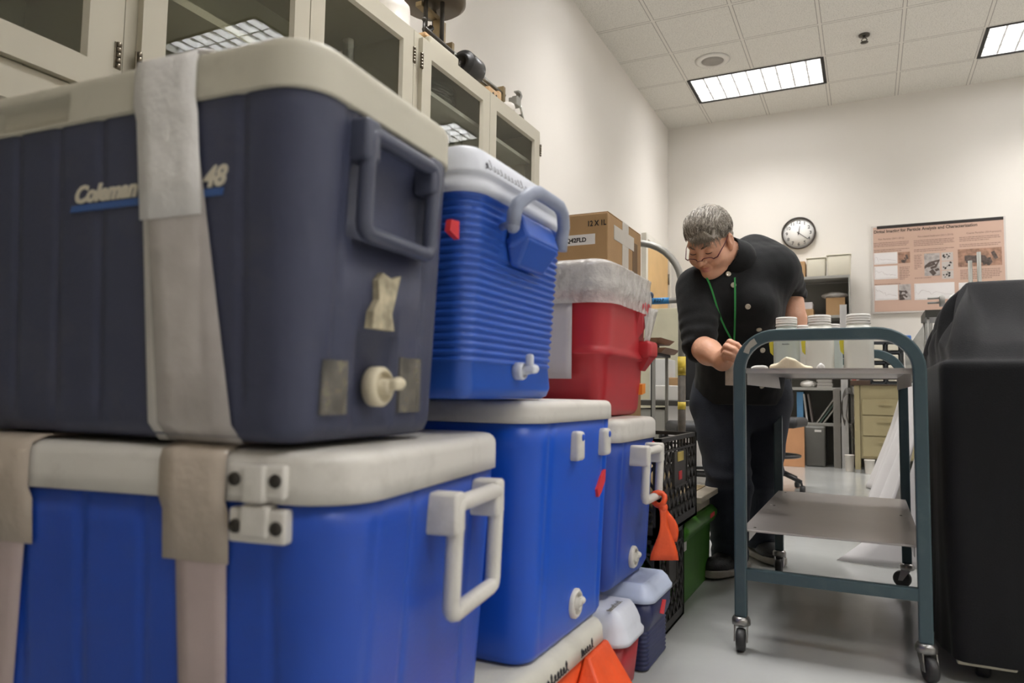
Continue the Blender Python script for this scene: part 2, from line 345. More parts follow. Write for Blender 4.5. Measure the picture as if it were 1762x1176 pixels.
M_redtape = mat('red_tape', rgb(214, 52, 58), 0.5, var=0.08)
M_ink = mat('marker_ink', rgb(48, 46, 50), 0.6)
def shell(L, W, r, levels, disp=None, step=0.006, cap0=True, cap1=True):
    """rounded-rectangle solid from x=-L..0, y=0..W. levels = (z, inset); disp(side, s, z) gives an extra inset:
    side 'near' (y=0, s=x), 'end' (x=0, s=y)"""
    pts = []
    def seg(a, b, n_, side):
        n = max(2, int(math.hypot(b[0]-a[0], b[1]-a[1])/step))
        for k in range(n): q = k/n; pts.append((a[0]+(b[0]-a[0])*q, a[1]+(b[1]-a[1])*q, n_[0], n_[1], side))
    def cor(cx, cy, a0):
        for k in range(8): a = a0+PI/2*k/8; pts.append((cx+r*math.cos(a), cy+r*math.sin(a), math.cos(a), math.sin(a), None))
    seg((-L+r, 0), (-r, 0), (0, -1), 'near'); cor(-r, r, -PI/2); seg((0, r), (0, W-r), (1, 0), 'end'); cor(-r, W-r, 0)
    seg((-r, W), (-L+r, W), (0, 1), 'far'); cor(-L+r, W-r, PI/2); seg((-L, W-r), (-L, r), (-1, 0), 'back'); cor(-L+r, r, PI)
    loops = []
    for z, ins in levels:
        l = []; ins = min(ins, r*0.9)
        for (x, y, nx, ny, sd) in pts:
            i_ = ins
            if disp: i_ += disp(sd, x if sd in ('near', 'far') else y, z)
            # shrink towards the middle so corners keep their shape
            l.append((x-nx*i_, y-ny*i_, z))
        loops.append(l)
    return MB().loft(loops, cap0, cap1)
def body_levels(H_, taper, rb=0.018, n=7, top_in=0.0):
    L_ = [(0.0, taper+rb), (rb*0.3, taper+rb*0.35), (rb, taper)]
    L_ += [(rb+(H_-rb)*k/n, taper+(top_in-taper)*(k/n)) for k in range(1, n+1)]
    return L_
def lid_levels(z0, h, over=0.006, r=0.014, n=2):
    L_ = [(z0, 0.004), (z0+0.002, -over)]
    L_ += [(z0+0.002+(h-r-0.002)*k/n, -over) for k in range(1, n+1)]
    L_ += [(z0+h-r+r*math.sin(a), -over+r*(1-math.cos(a))) for a in (PI/8, PI/4, 3*PI/8, PI/2)]
    L_ += [(z0+h, -over+r+0.02), (z0+h+0.001, 0.06)]
    return L_
def grooves(near, end, dep=0.0028, wd=0.006, z0=0.04, z1=9, taper=None):
    def f(sd, s, z):
        if z < z0 or z > z1: return 0.0
        g = near if sd == 'near' else end if sd == 'end' else ()
        return sum(dep*math.exp(-((s-a)/wd)**2) for a in g)
    return f
def handle(root, m, y0, y1, z0, z1, xout, br=0.012, name='handle', block=(0.03, 0.045)):
    "swing handle: a rounded rectangle of bar hung from two blocks on the end face"
    zc = z1-br
    pr = arc(y1-0.012, zc-0.012, 0.012, 0, PI/2, 3)+arc(y0+0.012, zc-0.012, 0.012, PI/2, PI, 3)+arc(y0+0.012, z0+br+0.012, 0.012, PI, 1.5*PI, 3)+arc(y1-0.012, z0+br+0.012, 0.012, 1.5*PI, 2*PI, 3)
    h = MB().tube([(xout-0.004*(a_[1] < zc-0.05), a_[0], a_[1]) for a_ in pr], br, 10, closed=True).build(name, m, root)
    for yy in (y0, y1):
        o = MB().rbox(-0.012, xout+0.008, yy-block[0]/2, yy+block[0]/2, z1-block[1], z1+0.004, 0.006).build('handle_bracket', m, root)
    return h
def spigot(root, m, x, y, z, r=0.022, k=1.0, capm=None):
    s = MB().lathe([(0.001, -0.01), (r, -0.01), (r, 0.003), (r*0.86, 0.007), (r*0.72, 0.007), (r*0.68, 0.002), (r*0.4, 0.002), (r*0.4, 0.012), (r*0.36, 0.016*k), (0.001, 0.016*k)], (x, y, z), 'x', 22).build('spigot', m, root)
    MB().rbox(x+0.004, x+0.026*k, y-0.006, y+0.012, z-0.004, z+0.009, 0.004).ell((x+0.018*k, y+0.012, z+0.004), (0.009, 0.01, 0.008)).build('valve', capm or m, s)
    return s
def strip(name, rows, thk, m, parent):
    "thin tape: rows of (left point, right point), pushed out a hair"
    b = MB(); loops = []
    for (p, q) in rows:
        p = np.array(p, float); q = np.array(q, float)
        loops.append([tuple(p+(q-p)*k/4) for k in range(5)])
    b.loft(loops, False, False, closed=False); o = b.build(name, m, parent, fix=False)
    s = o.modifiers.new('thickness', 'SOLIDIFY'); s.thickness = thk; s.offset = 0
    return o
def scrawl(name, o, xd, yd, m, parent, n, size, seed):
    "handwriting too loose to read: n looping marker strokes"
    r = np.random.RandomState(seed); o = np.array(o, float); xd = np.array(xd, float); yd = np.array(yd, float); x = 0.0; pts = []
    for k in range(n):
        w_ = size*(0.45+0.3*r.rand()); hh = size*(0.35+0.5*r.rand()*(r.rand() > 0.4)+0.15)
        for t in np.linspace(0, 1, 7): pts.append(o+xd*(x+w_*t+0.25*size*math.sin(t*6.28))+yd*(hh*(0.5-0.5*math.cos(t*6.28))))
        x += w_
    return MB().tube(pts, size*0.055, 5).build(name, m, parent)
# ---- dark navy cooler, nearest, upper
dk = empty('cooler', 'old navy blue cooler with grubby beige lid, strapped with tape, topmost nearest the camera', 'cooler', (1.484, 0.546, 0.608), 0.060)
HB = 0.372
g = grooves([-.60, -.525, -.45, -.375, -.30, -.16, -.085], [.075, .26])
def dk_disp(sd, s, z):
    v = g(sd, s, z)
    if sd == 'end' and 0.230 < z < 0.369 and 0.085 < s < 0.255: v += 0.012
    if sd == 'end' and 0.03 < z < 0.125 and 0.115 < s < 0.20: v += 0.007
    return v
lv = [(0.0, 0.034), (0.005, 0.022)]+[(z, 0.016*(1-(z-0.018)/(HB-0.018))) for z in (0.018, 0.0405, 0.05, 0.124, 0.126, 0.16, 0.2295, 0.2315, 0.28, 0.33, 0.3795-0.0095, HB)]
shell(0.66, 0.335, 0.05, lv, dk_disp, 0.004).build('body', M_navy, dk)
def lid_notch(sd, s, z): return 0.014 if sd == 'near' and -0.50 < s < -0.355 and z > 0.376 and z < 0.408 else 0.0
LL = [(0.362, 0.004), (0.3635, -0.004), (0.3655, -0.004), (0.3662, -0.004), (0.3975, -0.004), (0.3985, -0.004)]+[(0.405+0.014*math.sin(a), -0.004+0.014*(1-math.cos(a))) for a in (0, PI/8, PI/4, 3*PI/8, PI/2)]+[(0.420, 0.06)]
shell(0.66, 0.335, 0.05, [(z+0.010, i_) for z, i_ in LL], lid_notch, 0.004).build('lid', M_beige, dk)
M_navy2 = mat('handle_navy', rgb(74, 78, 96), 0.35, var=0.06)
handle(dk, M_navy2, 0.095, 0.245, 0.225, 0.360, 0.012, 0.010)
sg = spigot(dk, mat('spigot_cream', rgb(206, 196, 170), 0.45), -0.002, 0.152, 0.062, 0.024)
M_cream = mat('logo_cream', rgb(214, 206, 186), 0.5); M_lblue = mat('logo_blue', rgb(58, 92, 150), 0.5)
text('Coleman', 0.0285, (-0.345, 0.0035, 0.276), (1, 0, 0), (0, 0, 1), M_cream, 'logo_lettering', dk, 0.3, 0.0008, bold=0.0012)
text('48', 0.031, (-0.140, 0.0035, 0.276), (1, 0, 0), (0, 0, 1), M_cream, 'logo_number', dk, 0.3, 0.0008, bold=0.0012)
MB().prism([(-0.350, 0.265), (-0.112, 0.265), (-0.110, 0.273), (-0.348, 0.273)], 0.0028, 0.0060).build('logo_stripe', M_lblue, dk)
def tape_rows(xl, xr, xl2, xr2, Hb, yin, lidz, over, e=0.0025, tap=0.016, stop=None):
    R = [((xl, 0.12, lidz+e), (xr, 0.12, lidz+e)), ((xl, 0.014, lidz+e), (xr, 0.014, lidz+e)), ((xl, -over+0.003-e, lidz-0.004), (xr, -over+0.003-e, lidz-0.004)), ((xl, -over-e, lidz-0.015), (xr, -over-e, lidz-0.015)), ((xl, -over-e, Hb+0.004), (xr, -over-e, Hb+0.004)), ((xl, -e, Hb-0.012), (xr, -e, Hb-0.012))]
    for k in range(1, 7):
        t = k/6; R.append(((xl+(xl2-xl)*t, tap*t-e, (Hb-0.012)*(1-t)+0.018*t), (xr+(xr2-xr)*t, tap*t-e, (Hb-0.012)*(1-t)+0.018*t)))
    if stop is not None: return R[:6+stop]
    R.append(((xl2+0.002, tap+0.012, -0.0015), (xr2+0.004, tap+0.012, -0.0015)))
    return R
strip('tape_strip', tape_rows(-0.232, -0.146, -0.215, -0.135, 0.372, 0, 0.429, 0.004), 0.001, M_tape, dk)
strip('tape_strip', tape_rows(-0.228, -0.150, -0.200, -0.094, 0.372, 0, 0.431, 0.005, 0.0035), 0.001, M_tape_clear, dk)
strip('tape_strip', tape_rows(-0.66+0.03, -0.66+0.115, -0.60, -0.555, 0.372, 0, 0.429, 0.004), 0.001, M_tape, dk)
strip('tape_strip', tape_rows(-0.236, -0.144, -0.216, -0.125, 0.372, 0, 0.4315, 0.0055, 0.0045, stop=2), 0.001, mat('tape_white', rgb(246, 243, 240), 0.3, var=0.04, scale=14, bump=0.4, bscale=50), dk)
MB().prism([(0.315, 0.285), (0.343, 0.278), (0.343, 0.305), (0.318, 0.302)], 0.001, -0.0075, 'yz').build('red_tape_patch', M_redtape, dk)
M_scuff = mat('old_sticker_scuff', rgb(176, 166, 140), 0.7, var=0.4, scale=45)
MB().prism([(0.130, 0.130), (0.178, 0.130), (0.172, 0.150), (0.180, 0.172), (0.190, 0.200), (0.170, 0.193), (0.150, 0.198), (0.140, 0.188), (0.143, 0.165), (0.132, 0.150)], -0.0002, -0.012, 'yz').build('torn_sticker', M_scuff, dk)
M_scuff2 = mat('faded_scuff', rgb(130, 124, 108), 0.75, var=0.45, scale=50, alpha=0.55)
for (a, b_, c_, d_) in ((0.21, 0.262, 0.03, 0.10), (0.055, 0.10, 0.03, 0.09)):
    MB().box(-0.02, -0.0105, a, b_, c_, d_).build('sticker_scuff', M_scuff2, dk)
# ---- bright blue cooler beneath it
A1 = empty('cooler', 'bright blue cooler with white lid and latch plate, under the navy one', 'cooler', (1.518, 0.588, 0.189), 0.148)
g1 = grooves([-.62, -.53, -.44, -.35, -.26, -.17, -.09], [.07, .16, .36, .44])
shell(0.66, 0.50, 0.07, body_levels(0.355, 0.022, n=10), g1, 0.005).build('body', M_blue, A1)
shell(0.66, 0.50, 0.07, lid_levels(0.355, 0.056, 0.006, 0.016), None, 0.008).build('lid', M_rimwhite, A1)
handle(A1, M_rimwhite, 0.220, 0.380, 0.180, 0.343, 0.03, 0.0115, block=(0.034, 0.05))
M_screw = mat('screw_hole', rgb(60, 56, 52), 0.5, 0.5)
lt = MB().rbox(-0.134, -0.064, -0.016, -0.004, 0.362, 0.398, 0.004).rbox(-0.113, -0.085, -0.021, -0.004, 0.358, 0.398, 0.004).build('latch', M_rimwhite, A1)
lt2 = MB().rbox(-0.134, -0.064, -0.012, 0.004, 0.316, 0.352, 0.004).rbox(-0.116, -0.082, -0.018, 0.004, 0.322, 0.356, 0.004).build('latch', M_rimwhite, A1)
for (l_, z, yy) in ((lt, 0.382, -0.0165), (lt2, 0.333, -0.0125)):
    for xx in (-0.124, -0.074): MB().lathe([(0.001, 0), (0.0075, 0), (0.007, -0.002), (0.001, -0.002)], (xx, yy, z), 'y', 12).build('screw', M_screw, l_)
strip('tape_strip', tape_rows(-0.212, -0.144, -0.204, -0.146, 0.355, 0, 0.412, 0.006, tap=0.022), 0.001, mat('masking_tape', rgb(206, 188, 184), 0.3, var=0.08, scale=12, alpha=0.75), A1)
strip('tape_strip', tape_rows(-0.52, -0.428, -0.52, -0.462, 0.355, 0, 0.412, 0.006, tap=0.022), 0.001, MC['masking_tape'], A1)
strip('tape_strip', tape_rows(-0.228, -0.141, -0.228, -0.141, 0.355, 0, 0.413, 0.007, 0.0032, tap=0.022, stop=1), 0.001, mat('tape_tan', rgb(206, 192, 176), 0.25, var=0.06, scale=12, alpha=0.85, bump=0.3, bscale=50), A1)
strip('tape_strip', tape_rows(-0.52, -0.420, -0.52, -0.420, 0.355, 0, 0.413, 0.007, 0.0032, tap=0.022, stop=1), 0.001, MC['tape_tan'], A1)
# ---- ribbed blue cooler with carrying handle
M_rib = mat('ribbed_blue', rgb(42, 88, 184), 0.35, var=0.05)
M_icewhite = mat('lid_ice_white', rgb(216, 219, 228), 0.4, var=0.03, dirt=rgb(150, 150, 155), dirt_amt=0.3)
RB = empty('cooler', 'blue ribbed cooler with white lid, grey carrying handle and white spigot, behind the navy one', 'cooler', (1.482, 0.900, 0.6545), 0.0)
def ribs(sd, s, z):
    if z < 0.055 or z > 0.305: return 0.0
    c_ = 0.0
    if sd == 'end' and 0.10 < s < 0.28 and z > 0.225: return 0.0
    return 0.0045*(0.5-0.5*math.cos(2*PI*z/0.0118))
shell(0.40, 0.367, 0.045, [(0, 0.035), (0.006, 0.024), (0.02, 0.018)]+[(0.055+k*0.00197, 0.018-0.016*k/127) for k in range(128)]+[(0.31, 0.0)], ribs, 0.01).build('body', M_rib, RB)
shell(0.40, 0.367, 0.045, [(0.308, 0.004), (0.31, -0.007), (0.321, -0.008), (0.325, -0.002), (0.336, -0.001), (0.339, -0.006), (0.343, -0.0055), (0.378, 0.008), (0.383, 0.016), (0.385, 0.03)], None, 0.01).build('lid', M_icewhite, RB)
M_gray = mat('handle_grey', rgb(150, 158, 178), 0.45, var=0.08, dirt=rgb(90, 92, 100), dirt_amt=0.4)
hb = MB().loft([[(0.0-0.005, 0.12, 0.305), (0.0-0.005, 0.25, 0.305), (0.0, 0.262, 0.24), (0.0, 0.108, 0.24)], [(0.018, 0.12, 0.298), (0.018, 0.25, 0.298), (0.034, 0.247, 0.258), (0.034, 0.123, 0.258)]], smooth=False).loft([[(0.0-0.005, 0.108, 0.2580), (0.0-0.005, 0.262, 0.2580), (0.0-0.006, 0.240, 0.215), (0.0-0.006, 0.13, 0.215)], [(0.034, 0.123, 0.2580), (0.034, 0.247, 0.2580), (0.008, 0.235, 0.215), (0.008, 0.135, 0.215)]], smooth=False).build('handle_mount', M_rib, RB); bevel(hb, 0.006, 3)
MB().tube([(0.028, 0.072, 0.265), (0.030, 0.072, 0.285), (0.034, 0.076, 0.300), (0.040, 0.105, 0.322), (0.042, 0.13, 0.331), (0.042, 0.185, 0.331), (0.042, 0.22, 0.330), (0.040, 0.242, 0.322), (0.034, 0.262, 0.303), (0.030, 0.264, 0.285), (0.028, 0.264, 0.262)], [0.011, 0.0115, 0.011, 0.011, 0.0115, 0.0115, 0.0115, 0.011, 0.011, 0.0115, 0.011], 12).ell((0.028, 0.072, 0.265), (.011, .011, .011)).build('handle', M_gray, RB)
MB().tube([(0.0, 0.09, 0.27), (0.028, 0.072, 0.27)], 0.006, 8).tube([(0.0, 0.26, 0.268), (0.028, 0.264, 0.268)], 0.006, 8).build('handle_pivot', M_gray, RB)
spigot(RB, M_icewhite, 0.0-0.010, 0.188, 0.047, 0.015)
MB().rbox(-0.002, 0.012, 0.184, 0.195, 0.052, 0.076, 0.005).build('spigot_lever', M_icewhite, RB)
scrawl('handwriting', (0.0030, 0.03, 0.3475), (0.0, 1, 0), (-0.36, 0, 0.93), M_ink, RB, 20, 0.0205, 3)
# ---- second bright blue cooler (handle lost, brackets left)
M_blue2 = mat('cooler_blue_vivid', rgb(20, 82, 196), 0.38, var=0.07, scale=3, dirt=rgb(60, 90, 150), dirt_amt=0.25, dirt_scale=5)
B2 = empty('cooler', 'blue cooler with white lid missing its end handle, beneath the ribbed blue cooler', 'cooler', (1.482, 1.125, 0.191), 0.0)
shell(0.72, 0.445, 0.065, body_levels(0.42, 0.018, n=10), grooves([], [.075, .37], 0.003, 0.01), 0.006).build('body', M_blue2, B2)
shell(0.72, 0.445, 0.065, lid_levels(0.42, 0.041, 0.006, 0.014), None, 0.008).build('lid', M_rimwhite, B2)
for yy in (0.19, 0.35):
    b = MB().rbox(-0.012, 0.016, yy-0.017, yy+0.017, 0.345, 0.402, 0.008).build('handle_bracket', M_rimwhite, B2)
    MB().lathe([(0.001, 0), (0.007, 0), (0.006, 0.001), (0.001, 0.001)], (0.0162, yy+0.002, 0.390), 'x', 14).build('pin_hole', M_blue2, b)
spigot(B2, M_rimwhite, -0.014, 0.235, 0.062, 0.029, 0.45)
MB().prism([(0.325, 0.275), (0.350, 0.30), (0.378, 0.312), (0.375, 0.288), (0.350, 0.265), (0.333, 0.258)], -0.001, -0.0125, 'yz').build('red_tape_patch', M_redtape, B2)
# ---- third blue cooler with handle
B3 = empty('cooler', 'blue cooler with white swing handle and orange tie, under the red cooler', 'cooler', (1.482, 1.578, 0.208), 0.0)
shell(0.66, 0.35, 0.05, body_levels(0.345, 0.018, n=8, rb=0.03), grooves([], [.06, .30], 0.003, 0.008), 0.006).build('body', mat('cooler_blue_mid', rgb(34, 72, 168), 0.4, var=0.07, dirt=rgb(60, 80, 140), dirt_amt=0.3), B3)
shell(0.66, 0.35, 0.05, lid_levels(0.345, 0.055, 0.006, 0.016), None, 0.008).build('lid', M_rimwhite, B3)
handle(B3, M_rimwhite, 0.118, 0.245, 0.195, 0.332, 0.035, 0.010, block=(0.03, 0.045))
spigot(B3, M_rimwhite, -0.012, 0.17, 0.060, 0.027, 0.45)
MB().prism([(0.29, 0.31), (0.325, 0.302), (0.33, 0.33), (0.30, 0.337)], 0.001, -0.006, 'yz').build('red_tape_patch', M_redtape, B3)
# orange flagging tied on the handle
M_orange = mat('orange_vinyl', rgb(230, 84, 36), 0.45, var=0.1, scale=14, bump=0.4, bscale=30)
OT = empty('flagging_tape', 'orange flagging strip tied to the white handle of the blue cooler', 'flagging', (1.521, 1.79, 0.395))
MB().tube([(0.016*math.cos(a), 0.006*math.sin(2*a), 0.016*math.sin(a)+0.012) for a in np.linspace(0, 2*PI, 13)[:-1]], 0.007, 8, closed=True).ell((0.012, 0, -0.008), (0.012, 0.012, 0.012)).build('knot', M_orange, OT)
def flap(y0, w0, w1, L_, out, m=8):
    rows = []
    for k in range(m+1):
        t = k/m; wv = 0.008*math.sin(t*5+y0*60); wd = w0+(w1-w0)*math.sin(t*PI/2)
        rows.append(((0.014+out*t+wv-wd*0.35, y0-wd*0.25, -0.01-L_*t), (0.014+out*t-wv+wd*0.45, y0+wd*0.25, -0.01-L_*t+0.01*math.sin(t*3))))
    return rows
strip('flag_end', flap(-0.008, 0.012, 0.060, 0.125, 0.000), 0.0015, M_orange, OT)
strip('flag_end', flap(0.022, 0.012, 0.030, 0.085, 0.012), 0.0015, M_orange, OT)
# ---- tall red cooler with wrapped lid
M_red = mat('cooler_red', rgb(178, 40, 48), 0.42, var=0.07, scale=3, dirt=rgb(140, 60, 60), dirt_amt=0.25)
M_film = mat('plastic_film', rgb(214, 210, 206), 0.22, var=0.12, scale=18, alpha=0.62, bump=1.0, bscale=45)
M_filmlid = mat('wrapped_lid', rgb(204, 198, 192), 0.3, var=0.08, scale=10, bump=0.6, bscale=18)
RC = empty('cooler', 'tall red cooler with plastic film wrapped over its pale lid, beside the ribbed blue one', 'cooler', (1.455, 1.582, 0.6105), 0.0)
def rstep(sd, s, z):
    v = 0.0
    if sd == 'end' and 0.05 < s < 0.32:
        if 0.215 < z < 0.285 and 0.22 < s < 0.31: v -= 0.0
    return v
shell(0.50, 0.38, 0.055, [(0, 0.045), (0.005, 0.032), (0.018, 0.024), (0.08, 0.018), (0.142, 0.014), (0.147, 0.004), (0.155, 0.002), (0.164, 0.008), (0.172, 0.010), (0.25, 0.006), (0.30, 0.002)], None, 0.008).build('body', M_red, RC)
MB().loft([[(-0.02, 0.24, 0.305), (-0.02, 0.345, 0.305), (-0.02, 0.335, 0.25), (-0.02, 0.27, 0.19)], [(0.012, 0.25, 0.30), (0.012, 0.335, 0.30), (0.012, 0.325, 0.26), (0.004, 0.28, 0.22)]], smooth=False).build('side_handle', M_red, RC)
MB().rbox(-0.02, 0.022, 0.29, 0.372, 0.155, 0.20, 0.010).loft([[(-0.015, 0.30, 0.16), (0.018, 0.30, 0.16), (0.018, 0.365, 0.16), (-0.015, 0.365, 0.16)], [(-0.015, 0.32, 0.12), (-0.010, 0.32, 0.12), (-0.010, 0.355, 0.12), (-0.015, 0.355, 0.12)]], smooth=False).build('side_lug', M_red, RC)
shell(0.50, 0.38, 0.055, [(0.30, 0.0), (0.303, -0.006), (0.325, -0.004), (0.331, 0.004), (0.337, 0.0), (0.355, 0.003), (0.366, 0.010), (0.371, 0.025), (0.373, 0.05)], None, 0.01).build('lid', M_filmlid, RC)
def crinkle(sd, s, z): return 0.0006*math.sin(s*90+z*60)+0.0008*math.sin(s*147-z*90)+0.0012*math.sin(s*260+z*40)*math.sin(s*33+z*50)
shell(0.512, 0.392, 0.06, [(0.268+0.0034*k, -0.0065+0.0015*math.sin(k*0.35)) for k in range(29)]+[(0.369, 0.004), (0.376, 0.02), (0.379, 0.05)], crinkle, 0.007, cap0=False).build('film_wrap', M_film, RC).location = (0.006, -0.006, 0)
strip('film_tail', [((0.004+0.006*math.sin(t*4), 0.27+0.03*t, 0.29-0.12*t), (0.022-0.01*t, 0.37-0.05*t, 0.29-0.09*t)) for t in np.linspace(0, 1, 8)], 0.001, M_film, RC)
strip('film_tail', [((-0.16, -0.006+0.02*t*0, 0.28-0.19*t), (-0.085, -0.006+0.02*t*0, 0.28-0.19*t)) for t in np.linspace(0, 1, 5)], 0.001, mat('film_sheet', rgb(205, 200, 204), 0.3, alpha=0.75, var=0.05), RC)
MB().prism([(0.325, 0.055), (0.358, 0.06), (0.358, 0.086), (0.327, 0.083)], -0.010, -0.0255, 'yz').build('orange_tag', mat('orange_tag', rgb(232, 140, 48), 0.55), RC)
# ---- low orange cooler
OC = empty('cooler', 'low orange cooler, marker writing on its ivory lid, on the floor below the blue coolers', 'cooler', (1.470, 1.04, 0.0), 0.0)
shell(0.50, 0.485, 0.03, [(0, 0.012), (0.01, 0.006), (0.14, 0.0)], None, 0.02).build('body', M_orange, OC)
shell(0.50, 0.485, 0.03, [(0.14, 0.002), (0.142, -0.008), (0.170, -0.006), (0.182, 0.002), (0.1885, 0.014), (0.190, 0.026)], None, 0.015).build('lid', mat('lid_ivory', rgb(212, 209, 196), 0.5, dirt=rgb(150, 145, 130), dirt_amt=0.3), OC)
scrawl('handwriting', (0.0090, 0.16, 0.146), (0, 1, 0), (-0.1, 0, 1), M_ink, OC, 7, 0.024, 5)
scrawl('handwriting', (0.0090, 0.33, 0.147), (0, 1, 0), (-0.1, 0, 1), M_ink, OC, 6, 0.020, 9)
fl = MB().loft([[(0.002, 0.36, 0.139), (0.013, 0.36, 0.139), (0.013, 0.48, 0.139), (0.002, 0.48, 0.139)], [(0.004, 0.24, 0.003), (0.125, 0.25, 0.003), (0.130, 0.44, 0.003), (0.004, 0.475, 0.003)]], smooth=False).build('side_flap', M_orange, OC); bevel(fl, 0.004)
MB().prism([(0.37, 0.055), (0.39, 0.07), (0.405, 0.05), (0.39, 0.04)], 0.070, 0.0850, 'yz').build('red_mark', M_redtape, OC)
# ---- small red cooler
SR = empty('cooler', 'small red cooler with curved white lid, on the floor between orange and navy ones', 'cooler', (1.508, 1.540, 0.0), 0.0)
shell(0.42, 0.155, 0.03, [(0, 0.02), (0.01, 0.012), (0.115, 0.0)], None, 0.015).build('body', mat('red_dull', rgb(160, 44, 50), 0.4, var=0.08), SR)
shell(0.42, 0.155, 0.03, [(0.115, 0.002), (0.117, -0.010), (0.127, -0.011), (0.135, -0.004), (0.150, -0.002), (0.164, 0.004), (0.178, 0.012), (0.187, 0.02), (0.189, 0.027)], None, 0.01).build('lid', M_icewhite, SR)
scrawl('handwriting', (-0.030, 0.01, 0.1895), (0, 1, 0), (-1, 0, 0), mat('grey_grime', rgb(140, 136, 122), 0.8, var=0.4, scale=60), SR, 9, 0.016, 21)
# ---- small navy ribbed cooler
NV = empty('cooler', 'small dark navy ribbed cooler with pale blue lid, on the floor beside the milk crates', 'cooler', (1.520, 1.722, 0.0), 0.0)
def ribs2(sd, s, z): return 0.0 if z < 0.01 or z > 0.10 else 0.003*(0.5-0.5*math.cos(2*PI*z/0.010))
shell(0.36, 0.216, 0.03, [(0, 0.02), (0.005, 0.012)]+[(0.01+k*0.0025, 0.01) for k in range(37)]+[(0.125, 0.0), (0.163, 0.0)], ribs2, 0.015).build('body', mat('deep_navy', rgb(40, 46, 84), 0.4, var=0.06), NV)
shell(0.36, 0.216, 0.03, [(0.163, 0.002), (0.165, -0.005), (0.174, -0.006), (0.180, -0.001), (0.193, 0.006), (0.204, 0.018), (0.206, 0.027)], None, 0.01).build('lid', mat('lid_pale_blue', rgb(190, 200, 222), 0.4, var=0.03), NV)
MB().prism([(0.085, 0.125), (0.112, 0.152), (0.138, 0.145), (0.115, 0.115)], -0.001, 0.003, 'yz').build('red_tape_patch', M_redtape, NV)
# ------------------------------------------------------------------ milk crates
M_crate = mat('crate_black', rgb(40, 38, 36), 0.5, var=0.15)
def crate(loc, label, hh=0.27, group='black milk crates', L_=0.33, W_=0.47):
    c = empty('milk_crate', label, 'crate', loc, 0, group); t_ = 0.006; b = MB()
    b.box(-L_, 0, 0, W_, 0.0, 0.008)
    def lattice(P):   # P(s, z) -> point, for a wall of length s1
        pass
    def wall(fix, s0, s1, axis):
        def bx(a0, a1, z0, z1, th=t_):
            if axis == 'y': b.box(fix-th, fix, a0, a1, z0, z1)
            else: b.box(a0, a1, fix-th if fix > 0.1 else fix, fix if fix > 0.1 else fix+th, z0, z1)
        bx(s0, s1, hh-0.012, hh, 0.014); bx(s0, s1, hh-0.042, hh-0.036, 0.012); bx(s0, s1, 0, 0.03); bx(s0, s0+0.02, 0, hh, 0.012); bx(s1-0.02, s1, 0, hh, 0.012)
        n = int((s1-s0)/0.02)
        for k in range(1, n, 2): a = s0+(s1-s0)*k/n; bx(a-0.002, a+0.002, hh-0.04, hh-0.01)
        # diamond lattice between z 0.03 and hh-0.04
        zz = np.linspace(0.03, hh-0.04, 7)
        n = int((s1-s0-0.03)/0.045); w_ = (s1-s0-0.03)/n
        for r_ in range(6):
            for k in range(n*2):
                a0 = s0+0.015+w_*k/2; up = (k+r_) % 2
                p0 = (a0, zz[r_] if up else zz[r_+1]); p1 = (a0+w_/2, zz[r_+1] if up else zz[r_])
                th = 0.006
                q = [(p0[0], p0[1]-th), (p1[0], p1[1]-th), (p1[0], p1[1]+th), (p0[0], p0[1]+th)]
                if axis == 'y': b.loft([[(fix-t_, y, z) for y, z in q], [(fix-0.0005, y, z) for y, z in q]], smooth=False)
                else:
                    f0 = fix-t_ if fix > 0.1 else fix+0.0005; b.loft([[(x, f0, z) for x, z in q], [(x, f0+t_-0.0005, z) for x, z in q]], smooth=False)
    wall(0.0, 0, W_, 'y'); wall(-L_+t_, 0, W_, 'y'); wall(0.0, -L_, 0, 'x'); wall(W_, -L_, 0, 'x')
    b.build('basket', M_crate, c)
    p = MB().box(-0.002, 0.003, W_*0.3, W_*0.66, hh-0.15, hh-0.045).box(0.003, 0.006, W_*0.3, W_*0.66, hh-0.15, hh-0.143).box(0.003, 0.006, W_*0.3, W_*0.3+0.007, hh-0.15, hh-0.045).box(0.003, 0.006, W_*0.66-0.007, W_*0.66, hh-0.15, hh-0.045).build('label_panel', mat('panel_black', rgb(54, 51, 48), 0.5), c)
    return c
cr = crate((1.482, 1.955, 0.275), 'upper black milk crate with yellow and red stickers on its end panel')
MB().box(0.003, 0.0052, 0.19, 0.26, 0.195, 0.222).build('yellow_sticker', mat('yellow_sticker', rgb(206, 180, 96), 0.6, var=0.2, scale=30), cr)
MB().box(0.003, 0.0052, 0.205, 0.24, 0.14, 0.165).build('red_sticker', M_redtape, cr)
cr2 = crate((1.478, 1.957, 0.0), 'lower black milk crate on the floor, under the one with stickers', L_=0.33, W_=0.302)
cr3 = crate((1.142, 1.958, 0.275), 'upper milk crate hidden behind the stickered one')
for k, (z, l_) in enumerate(((0.0, 'lower milk crate hidden behind the stickered one'),)):
    c2 = copy_tree(cr3); c2.location = (1.142, 1.958, z); c2['label'] = l_
M_card = mat('cardboard', rgb(170, 136, 96), 0.75, var=0.07, scale=8, bump=0.08, bscale=120)
lowbox = tag(bevel(MB().box(0.86, 1.30, 1.995, 2.40, 0.548, 0.905).build('cardboard_box', M_card)), 'plain cardboard carton hidden under the one marked 12 X 1L', 'box')
# contents seen through the lattice
tag(MB().ell((1.33, 2.1, 0.37), (0.1, 0.09, 0.08)).ell((1.36, 2.27, 0.37), (0.1, 0.09, 0.08)).build('paper_bag', mat('kraft_paper', rgb(170, 150, 110), 0.8)), 'crumpled tan paper bag inside the upper milk crate', 'bag')
